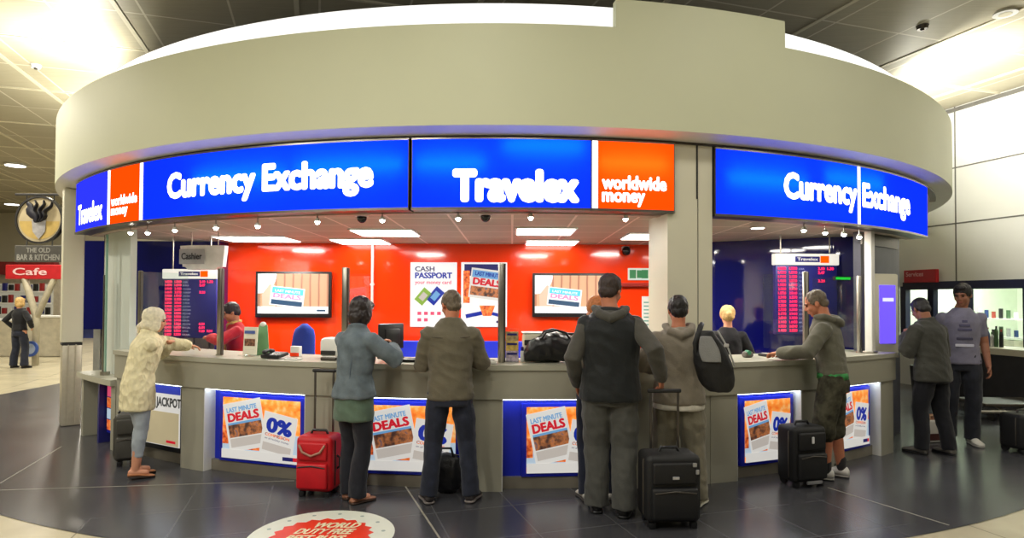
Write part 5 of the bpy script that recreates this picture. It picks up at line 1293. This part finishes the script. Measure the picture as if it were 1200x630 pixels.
DARKJ = cloth('dark_denim', rgb(36, 40, 54), .25, 14)
# 1 -- elderly woman in the cream cardigan
def cardi_sub(o, B, s, J, sc, ell):
    m = MB(); m.loft([ell(.725, .204, .152), ell(.765, .203, .151)]); kid(sc(m), 'ribbed_hem', CARD2, o, True)
def knit_mat():
    m = mat('cream_cable_knit', rgb(226, 216, 178), .9, var=.1, scale=20, spec=.2); nt = m.node_tree; b = [n for n in nt.nodes if n.type == 'BSDF_PRINCIPLED'][0]
    tc = nt.nodes.new('ShaderNodeTexCoord'); v = nt.nodes.new('ShaderNodeTexVoronoi'); v.inputs['Scale'].default_value = 26
    mp = nt.nodes.new('ShaderNodeMapping'); mp.inputs['Scale'].default_value = (1, 1, .55); nt.links.new(tc.outputs['Object'], mp.inputs[0]); nt.links.new(mp.outputs[0], v.inputs['Vector'])
    bp = nt.nodes.new('ShaderNodeBump'); bp.inputs['Strength'].default_value = .9; bp.inputs['Distance'].default_value = .02; nt.links.new(v.outputs['Distance'], bp.inputs['Height']); nt.links.new(bp.outputs[0], b.inputs['Normal']); return m
CARD = knit_mat(); CARD2 = cloth('cream_rib', rgb(214, 204, 166))
c = on_z(171, 546)
ctp = lambda u, R=6.98: pol(ang(u, R, 415), R, ZCT+.10)
person('woman in a cream cable cardigan and headscarf leaning on the counter', c.x+.135, c.y-.375, -46, 1.56,
       dict(bend=11, head_pitch=6, head_yaw=-12, ra=dict(w=ctp(219, 7.03), pole=(.45, -1, .12)), la=dict(p=(-.06, .28, 1.33), pole=(-.8, -.3, -.5)), lg=dict(a=(-.07, .02, .105)), rg=dict(a=(.07, -.03, .105)), lfy=6, rfy=-10),
       dict(female=True, fat=1.06, skin=SK_FAIR, hair=HAIR_GREY, style='scarf', scarf=cloth('pale_scarf', rgb(222, 214, 188), .16, 40), trousers=cloth('pale_leggings', rgb(160, 168, 176), .12, 12), leg=(.098, .084, .062, .058, .05), crop_leg=True, shoes=mat('tan_leather', rgb(176, 112, 70), .5), sole=mat('dark_heel', rgb(50, 34, 26), .5), high=.062, near=2,
            tops=[dict(name='cardigan', m=CARD, hem=.70, hw=1.13, t=.012, sub=cardi_sub, fold=.007, sr=(.078, .070, .062, .058), roll=True)]))
# 2 -- woman in denim
def denim_sub(o, B, s, J, sc, ell):
    m = MB(); m.loft([ell(.895, .187, .138), ell(.945, .188, .138)]); kid(sc(m), 'waistband', cloth('denim_band', rgb(82, 96, 108)), o, True)
    m = MB()
    for k in (-.085, .085): m.tube([B((k, -.128, 1.32)), B((k*.8, -.128, 1.15)), B((k*.75, -.125, .98))], .003, 6)
    kid(sc(m), 'seam', cloth('denim_seam', rgb(84, 98, 112)), o, True)
def denim_mat():
    return mat('washed_denim', rgb(102, 113, 120), .85, var=.3, scale=9, bump=.35, bscale=160, spec=.2)
c = on_z(420, 580)
person('woman with a black bob in a washed denim jacket beside the red suitcase', c.x-.01, c.y-.14, -30, 1.66,
       dict(bend=5, head_pitch=12, head_yaw=-6, ra=dict(p=(.13, .34, 1.29), pole=(.8, -.5, -.4)), la=dict(p=(-.05, .32, 1.30), pole=(-.6, -.2, -.8)), lg=dict(a=(-.075, .03, .085)), rg=dict(a=(.08, -.03, .085)), rfy=-14),
       dict(female=True, fat=1.02, skin=SK_FAIR, hair=mat('hair_bob_black', rgb(34, 24, 24), .4, var=.3, scale=50, bump=.3, bscale=120), style='bob', trousers=cloth('black_jeans', rgb(30, 32, 40), .2, 14), leg=(.105, .090, .076, .074, .078), shoes=mat('sandal_leather', rgb(150, 100, 74), .5), sole=mat('sandal_sole', rgb(70, 48, 36), .5), high=.055, near=2,
            tops=[dict(name='tunic', m=cloth('sage_green', rgb(88, 108, 92)), hem=.70, hw=1.06, t=.017, sleeve='none', seed=4, top=1.05), dict(name='denim_jacket', m=denim_mat(), hem=.89, hw=1.17, t=.016, sub=denim_sub, fold=.009, roll=True, sr=(.074, .066, .058, .050))]))
# 3 -- man in grey fleece
def fleece_sub(o, B, s, J, sc, ell):
    m = MB(); m.loft([ell(.845, .182, .130), ell(.895, .183, .131)]); kid(sc(m), 'hem_band', cloth('fleece_rib', rgb(92, 86, 70)), o, True)
    m = MB(); m.tube([B((-.155, -.118, 1.36)), B((0, -.134, 1.345)), B((.155, -.118, 1.36))], .0035, 6); kid(sc(m), 'yoke_seam', cloth('fleece_seam', rgb(72, 66, 54)), o, True)
c = on_z(528, 584)
person('man in an olive grey fleece and jeans standing over a black holdall', c.x, c.y-.07, 6, 1.72,
       dict(bend=3, head_pitch=12, head_yaw=22, ra=dict(p=(.12, .29, 1.215), pole=(.6, -.6, -.6)), la=dict(p=(-.10, .29, 1.215), pole=(-.6, -.6, -.8)), lg=dict(a=(-.175, -.02, .085)), rg=dict(a=(.175, -.02, .085)), lfy=14, rfy=-20),
       dict(skin=SK_WARM, hair=HAIR_GREY, style='crop', trousers=cloth('blue_jeans', rgb(36, 40, 54), .25, 14), leg=(.110, .096, .074, .070, .074), shoes=mat('dark_trainer', rgb(58, 52, 52), .6), sole=mat('grey_sole', rgb(120, 112, 108), .6), near=2,
            tops=[dict(name='fleece', m=cloth('olive_fleece', rgb(100, 94, 78), .1, 14), hem=.85, hw=1.03, t=.014, sub=fleece_sub, fold=.010, fb=10, collar=1.52, roll=True, sr=(.078, .070, .060, .050))]))
# 4 -- half-hidden person in front of the tall man
person('person with ginger blond hair mostly hidden behind the tall man in the vest', .71, 5.16, 4, 1.67,
       dict(bend=3, head_pitch=0, head_yaw=20, ra=dict(p=(.10, .20, 1.20), pole=(.3, -.3, -1)), la=dict(p=(-.10, .20, 1.20), pole=(-.25, -.3, -1))),
       dict(female=True, skin=SK_FAIR, hair=HAIR_RED, style='tied', trousers=cloth('navy_trousers', rgb(30, 34, 50)), shoes=mat('white_trainer', rgb(205, 200, 192), .5), sole=mat('dark_sole', rgb(60, 56, 54), .5), leg=(.1, .085, .068, .062, .06),
            tops=[dict(name='jacket', m=cloth('stone_jacket', rgb(112, 104, 92)), hem=.84, t=.008)]))
# 5 -- tall man in black vest
gc = on_z(781, 614); gs = gc.y/FPX; grip = Vector((gc.x-.005, gc.y+.05+.095, 152*gs+.012))
def vest_sub(o, B, s, J, sc, ell):
    m = MB()
    for z in (1.00, 1.10, 1.20, 1.30): m.tube([B((.19*math.cos(a), -.0+.150*math.sin(a), z)) for a in [PI+PI*k/12 for k in range(1, 12)]], .003, 6)
    kid(sc(m), 'quilt_seam', mat('vest_seam', rgb(12, 12, 14), .5), o, True)
def hood_extra(t, B, s, J, sc, H, HM, ell): pass
GREYH = cloth('charcoal_sweat', rgb(76, 74, 68), .1, 16)
person('tall man in a black quilted vest holding the big black suitcase', .765, 4.81, -10, 1.85,
       dict(bend=4, head_pitch=10, head_yaw=-24, twist=0, ra=dict(w=grip+Vector((.0, -.005, .085)), pole=(.25, -1, .1), hd=(0.05, .35, -1), n=(-.8, .5, -.3), curl=1.0), la=dict(p=(-.25, .10, .93), pole=(-.4, -1, 0)), lg=dict(a=(-.10, .03, .085)), rg=dict(a=(.10, -.04, .085)), rfy=-12),
       dict(fat=1.06, skin=SK_WARM, hair=HAIR_BROWN, style='short', trousers=cloth('slate_trousers', rgb(78, 78, 74), .12, 14), leg=(.125, .115, .094, .086, .088), fold=.011, shoes=mat('black_shoe', rgb(28, 26, 26), .4), near=2,
            tops=[dict(name='hooded_top', m=GREYH, hem=.86, t=.0, hood=True, sr=(.076, .068, .058, .050)), dict(name='vest', m=cloth('black_quilt', rgb(24, 27, 28), .2, 10, .2, 60, .6), hem=.83, hw=1.06, t=.030, sleeve='none', sub=vest_sub, fold=.007, collar=1.50)]))
# 6 -- man in grey hoodie with backpack
def hoodie_sub(o, B, s, J, sc, ell):
    m = MB(); m.loft([ell(.845, .180, .128), ell(.90, .182, .130)]); kid(sc(m), 'hem_band', cloth('hoodie_rib', rgb(122, 116, 102)), o, True)
person('man in a pale grey hooded top with a backpack over one shoulder', 1.36, 5.06, -6, 1.68,
       dict(bend=2, head_pitch=6, head_yaw=4, ra=dict(p=(.14, .26, 1.10), pole=(1, -.4, -.6)), la=dict(p=(-.13, .27, 1.12), pole=(-1, -.4, -.6)), lg=dict(a=(-.12, .04, .085)), rg=dict(a=(.14, -.06, .085)), rfy=-28, lfy=8),
       dict(fat=1.08, skin=SK_WARM, hair=HAIR_BLACK, style='short', trousers=cloth('khaki_trousers', rgb(118, 112, 94), .12, 14), leg=(.125, .115, .096, .090, .088), fold=.012, shoes=mat('white_sneaker', rgb(214, 208, 184), .5), sole=mat('sneaker_sole', rgb(190, 186, 168), .5), near=2,
            tops=[dict(name='white_shirt', m=cloth('white_cotton', rgb(220, 216, 204)), hem=.80, hw=1.06, t=.012, sleeve='none', seed=6, top=1.0), dict(name='hooded_top', m=cloth('grey_sweatshirt', rgb(134, 126, 112), .08, 16), hem=.845, hw=1.09, t=.016, hood=True, sub=hoodie_sub, fold=.009, sr=(.078, .070, .060, .050))]))
# the backpack hangs off his shoulder
bp_ = on_y(838, 458, 4.80); s = 4.80/FPX
t = thing('backpack', 'black backpack with grey flap hanging from the shoulder of the hooded man', 'backpack', (bp_.x, 4.80, bp_.z), rz=rad(-14)); m = MB(); rings = []
hB = 70*s
for k in range(12):
    f = k/11; z = hB*f; w_ = (.08+.085*math.sin(PI*min(1, f*1.05))**.6)*(1-.30*f); d_ = .09*(.45+.55*math.sin(PI*min(1, .12+f*.8))); sx = -.10*f+.03
    rings.append([(sx+w_*math.cos(2*PI*j/20), d_*math.sin(2*PI*j/20), z) for j in range(20)])
m.loft(rings); kid(fused(m, .008, 5, folds(.006, 9, 8, 2)), 'body', MBN, t, True)
m = MB(); rings = []
for k in range(8):
    f = k/7; z = hB*(.50+.42*f); w_ = .095*(1-.38*f)*(.75+.25*math.sin(PI*f)); sx = -.10*(.50+.42*f)+.02
    rings.append([(sx+w_*math.cos(2*PI*j/16), -.050-.045*(1-.6*f)+.022*math.sin(2*PI*j/16), z) for j in range(16)])
m.loft(rings); kid(fused(m, .008, 4), 'flap', cloth('grey_flap', rgb(128, 128, 126), .1), t, True)
m = MB(); m.tube([(-.13, -.02, hB*.45), (-.15, -.06, hB*.80), (-.11, -.03, hB*1.06), (-.09, .08, hB*1.12)], [.016, .02, .022, .018], 8, flat=.5); kid(m, 'shoulder_strap', MBN, t, True)
m = MB(); m.tube([(.02, -.06, hB*1.0), (.09, -.09, hB*.72), (.135, -.06, hB*.45)], .012, 8, flat=.5); kid(m, 'pale_strap', cloth('pale_webbing', rgb(150, 150, 146)), t, True)
m = MB(); m.rbox((.075, -.10, hB*.78), (.035, .015, .025), .005, 2); kid(m, 'buckle', mat('buckle_grey', rgb(180, 178, 174), .4), t)
# 7 -- man in camouflage shorts
CAMO = mat('camouflage', rgb(64, 62, 50), .9, var=.75, scale=13, spec=.2)
def green_extra(t, B, s, J, sc, H, HM, ell):
    m = MB(); m.loft([ell(.92, .186, .134), ell(.975, .182, .131)]); kid(sc(m), 'waistband', mat('green_waistband', rgb(40, 130, 60), .7, var=.5, scale=22), t, True)
def grey_sub(o, B, s, J, sc, ell):
    m = MB(); m.loft([ell(.955, .178, .126), ell(1.0, .179, .127)]); kid(sc(m), 'hem_band', cloth('shorts_top_rib', rgb(92, 88, 74)), o, True)
c = on_z(962, 556); wr1, wr2 = on_y(921, 411, 5.90), on_y(915, 415, 5.80); wr1.z = wr2.z = ZCT+.072
person('man in a grey hooded top and camouflage shorts beside a black suitcase', c.x+.06, c.y-.11, 58, 1.76,
       dict(bend=9, head_pitch=18, head_yaw=8, la=dict(w=wr2, pole=(-.6, -.9, -.1), n=(0, 0, -1)), ra=dict(w=wr1, pole=(.6, -.8, .1), n=(0, 0, -1)), lg=dict(a=(-.09, .05, .085)), rg=dict(a=(.09, -.06, .085))),
       dict(fat=1.0, skin=SK_WARM, hair=HAIR_GREY, style='crop', trousers=CAMO, shorts=True, leg=(.108, .096, .078, .07, .06), shoes=mat('white_runner', rgb(206, 202, 196), .5), sole=mat('runner_sole', rgb(150, 146, 140), .5), socks=cloth('dark_sock', rgb(40, 38, 40)), near=2, extra=green_extra,
            tops=[dict(name='hooded_top', m=cloth('moss_grey_sweat', rgb(98, 96, 82), .1, 16), hem=.955, hw=1.0, t=.010, hood=True, sub=grey_sub, fold=.009, sr=(.076, .068, .058, .050))]))
# 8 -- man at the cash machine
c = on_z(1076, 521)
person('man in a dark grey jacket bending to the cash machine', c.x-.12, c.y-.43, 20, 1.69,
       dict(bend=8, head_pitch=24, head_yaw=-12, la=dict(p=(-.12, .21, 1.30), pole=(-.7, -.4, -1)), ra=dict(p=(.10, .26, 1.14), pole=(.8, -.6, -.8)), lg=dict(a=(-.12, .05, .085)), rg=dict(a=(.14, -.08, .085))),
       dict(fat=1.06, skin=SK_DARK, hair=HAIR_BLACK, style='short', trousers=cloth('black_trousers', rgb(26, 27, 32), .2), leg=(.112, .1, .082, .076, .074), shoes=mat('grey_trainer', rgb(110, 106, 100), .6),
            tops=[dict(name='jacket', m=cloth('dark_grey_jacket', rgb(58, 58, 52), .1), hem=.82, hw=1.08, t=.022, roll=True, fold=.009, sr=(.08, .072, .062, .054))]))
# 9 -- man in the lavender T-shirt
def tee_sub(o, B, s, J, sc, ell):
    m = MB()
    for z, w_ in ((1.345, .05), (1.30, .10), (1.255, .13)): m.rbox(B((0, .128, z)), (w_, .008, .028), .003, 1)
    kid(sc(m), 'print', mat('tee_print', rgb(84, 82, 110), .8), o)
    m = MB(); m.rbox(B((0.0, .124, 1.155)), (.15, .008, .026), .003, 1); kid(sc(m), 'print', mat('tee_print_dark', rgb(66, 64, 84), .8), o)
    m = MB(); m.rbox(B((0.0, .122, 1.08)), (.17, .008, .03), .003, 1); kid(sc(m), 'print', mat('tee_print_pale', rgb(206, 206, 220), .8), o)
c = on_z(1127, 519)
person('man in a lavender grey printed T-shirt and dark jeans facing the hall', c.x+.02, c.y+.02, 158, 1.85,
       dict(bend=2, head_pitch=12, head_yaw=-30, la=dict(p=(-.225, .08, .86), pole=(-.2, -1, 0)), ra=dict(p=(.23, .08, .94), pole=(.5, -1, 0)), lg=dict(a=(-.09, .02, .085)), rg=dict(a=(.11, -.06, .085))),
       dict(fat=.98, skin=SK_DARK, hair=HAIR_BLACK, style='short', trousers=cloth('charcoal_jeans', rgb(40, 42, 50), .25), leg=(.106, .094, .076, .074, .076), shoes=mat('white_canvas', rgb(214, 210, 200), .5), sole=mat('canvas_sole', rgb(180, 176, 168), .5),
            tops=[dict(name='tee_shirt', m=cloth('lavender_cotton', rgb(122, 120, 138), .12), hem=.87, hw=1.05, t=.004, sleeve='short', sub=tee_sub, fold=.007)]))
# 10 -- far woman in black
c = on_z(22, 431)
person('woman with blond hair in a black top and jeans far across the hall', c.x, c.y, -8, 1.63,
       dict(ra=dict(p=(.24, .10, 1.02), pole=(1, -.8, 0)), la=dict(p=(-.24, .08, 1.0), pole=(-1, -.8, 0)), lg=dict(a=(-.16, 0, .085)), rg=dict(a=(.16, 0, .085))),
       dict(female=True, skin=SK_FAIR, hair=HAIR_BLOND, style='bob', trousers=DARKJ, shoes=mat('black_boot', rgb(30, 28, 30), .5), near=0, leg=(.108, .096, .080, .082, .088),
            tops=[dict(name='white_vest', m=cloth('white_vest', rgb(215, 212, 205)), hem=.86, hw=1.0, t=-.002, sleeve='none'), dict(name='jumper', m=cloth('black_jumper', rgb(26, 26, 30), .2), hem=.93, hw=1.06, t=.012)]))
# 11 -- clerks behind the counter
p = on_y(281, 366, 7.32)
def scarf_extra(t, B, s, J, sc, H, HM, ell):
    m = MB(); m.tube([B((-.07, .02, 1.49)), B((0, .085, 1.47)), B((.07, .02, 1.49)), B((0, -.07, 1.50)), B((-.07, .02, 1.49))], .024, 10); m.tube([B((.02, .09, 1.46)), B((.03, .14, 1.30)), B((.02, .15, 1.10))], [.025, .04, .045], 10, flat=.4)
    kid(fused(sc(m), .008, 3), 'scarf', mat('gold_pattern', rgb(196, 160, 90), .8, var=.4, scale=26), t, True)
person('clerk with dark hair in a red jumper and gold scarf behind the counter', p.x, 7.32, 112, 1.60,
       dict(bend=6, head_pitch=16, head_yaw=6, la=dict(p=(-.10, .34, 1.30), pole=(-1, -.4, -.2)), ra=dict(p=(.10, .34, 1.30), pole=(1, -.4, -.2))),
       dict(female=True, skin=SK_WARM, hair=HAIR_BROWN, style='short', trousers=DARKJ, shoes=M['black'], extra=scarf_extra, tops=[dict(name='jumper', m=cloth('red_jumper', rgb(178, 24, 34)), hem=.86, t=.006)]))
p = on_y(157, 376, 8.22)
person('clerk in a white shirt partly hidden by the headscarf', p.x, 8.22, -50, 1.52,
       dict(bend=16, head_pitch=10, la=dict(p=(-.13, .40, 1.10), pole=(-1, -.4, -.6)), ra=dict(p=(.13, .40, 1.10), pole=(1, -.4, -.6))),
       dict(skin=SK_FAIR, hair=HAIR_BROWN, style='short', trousers=DARKJ, shoes=M['black'], tops=[dict(name='shirt', m=cloth('white_shirt', rgb(214, 212, 206)), hem=.86, t=.012)]))
p = on_y(853, 372, 6.95)
person('clerk with fair hair in black behind the counter past the pillar', p.x, 6.95, -10, 1.58,
       dict(bend=2, head_pitch=4, la=dict(p=(-.13, .22, 1.02), pole=(-1, -.4, -.6)), ra=dict(p=(.13, .22, 1.02), pole=(1, -.4, -.6))),
       dict(female=True, skin=SK_FAIR, hair=HAIR_BLOND, style='tied', trousers=DARKJ, shoes=M['black'], tops=[dict(name='jacket', m=cloth('black_jacket', rgb(26, 25, 28)), hem=.86, t=.008)]))
# ================================================================== lights
def area(name, loc, size, power, c=(1, .95, .85), rot=(0, 0, 0), sy=None, spread=PI):
    l = bpy.data.lights.new(name, 'AREA'); l.energy = power; l.color = c; l.shape = 'DISK' if sy is None else 'RECTANGLE'; l.size = size; l.spread = spread
    if sy: l.size_y = sy
    o = bpy.data.objects.new(name, l); COL.objects.link(o); o.location = loc; o.rotation_euler = rot; return o
# unseen lights added to brighten the hall, spaced along its ceiling grid
k = 0
for i in (-2, -1, 0, 1, 2):
    for j in (-1.2, 1.6, ):
        p = Vector((0, 1.2, 0))+nv*(i*3.6)+dv*(j*1.0)
        area('hall_fill', (p.x, p.y, HC-.1), .5, (130, 108, 54, 32, 30)[i+2], (1, .965, .86))
for (x, y) in ((-9.5, 9.5), (-10, 14), (-12.5, 18), (-15, 22), (-13, 11), (-8.5, 20), (-8.4, 6.6)):  # more added lights for the far side and the cream pillar
    area('hall_fill', (x, y, HC-.1), .5, 190, (1, .94, .80))
for (x, y) in ((7.4, 5.5), (9, 2)):
    area('hall_fill', (x, y, HC-.1), .4, 30, (1, .93, .8))
# uplighters standing on the canopy roof at both ends
for a_, w_ in ((-58, 125), (74, 65)):
    q = pol(a_, 7.04, 4.0); area('roof_uplighter', q, .24, w_, (1, .98, .88), (PI, 0, 0))
q = pol(60, 7.0, 4.45); area('wall_fill', q, .6, 150, (1, .99, .94), (0, rad(-100), rad(-5)))  # added light above the canopy, aimed to brighten the hall wall
for a_, w_ in ((-78, 70), (-96, 70)):
    q = pol(a_, 7.04, 4.0); area('roof_uplighter', q, .24, w_, (1, .98, .86), (PI, 0, 0))
# kiosk ceiling panels also cast light through the room
for (u, v, w_) in ((300, 279, 44), (452, 271, 40), (640, 270, 44), (757, 276, 34), (888, 268, 18), (950, 270, 14)):
    q = on_z(u, v, ZIC-.03); area('panel_light', q, .5, w_, (1, .95, .86))
# shop behind the windows
for u in (1075, 1115, 1165, 1195):
    q = Vector((W1.x, W1.y, 0))+wd*wall_s(u)+wn*(-1.3); area('shop_light', (q.x, q.y, 2.7), .6, 45, (.95, 1, .9))
w = bpy.data.worlds.new('world'); SC.world = w; w.use_nodes = True
w.node_tree.nodes['Background'].inputs[0].default_value = (1, .95, .84, 1); w.node_tree.nodes['Background'].inputs[1].default_value = .06
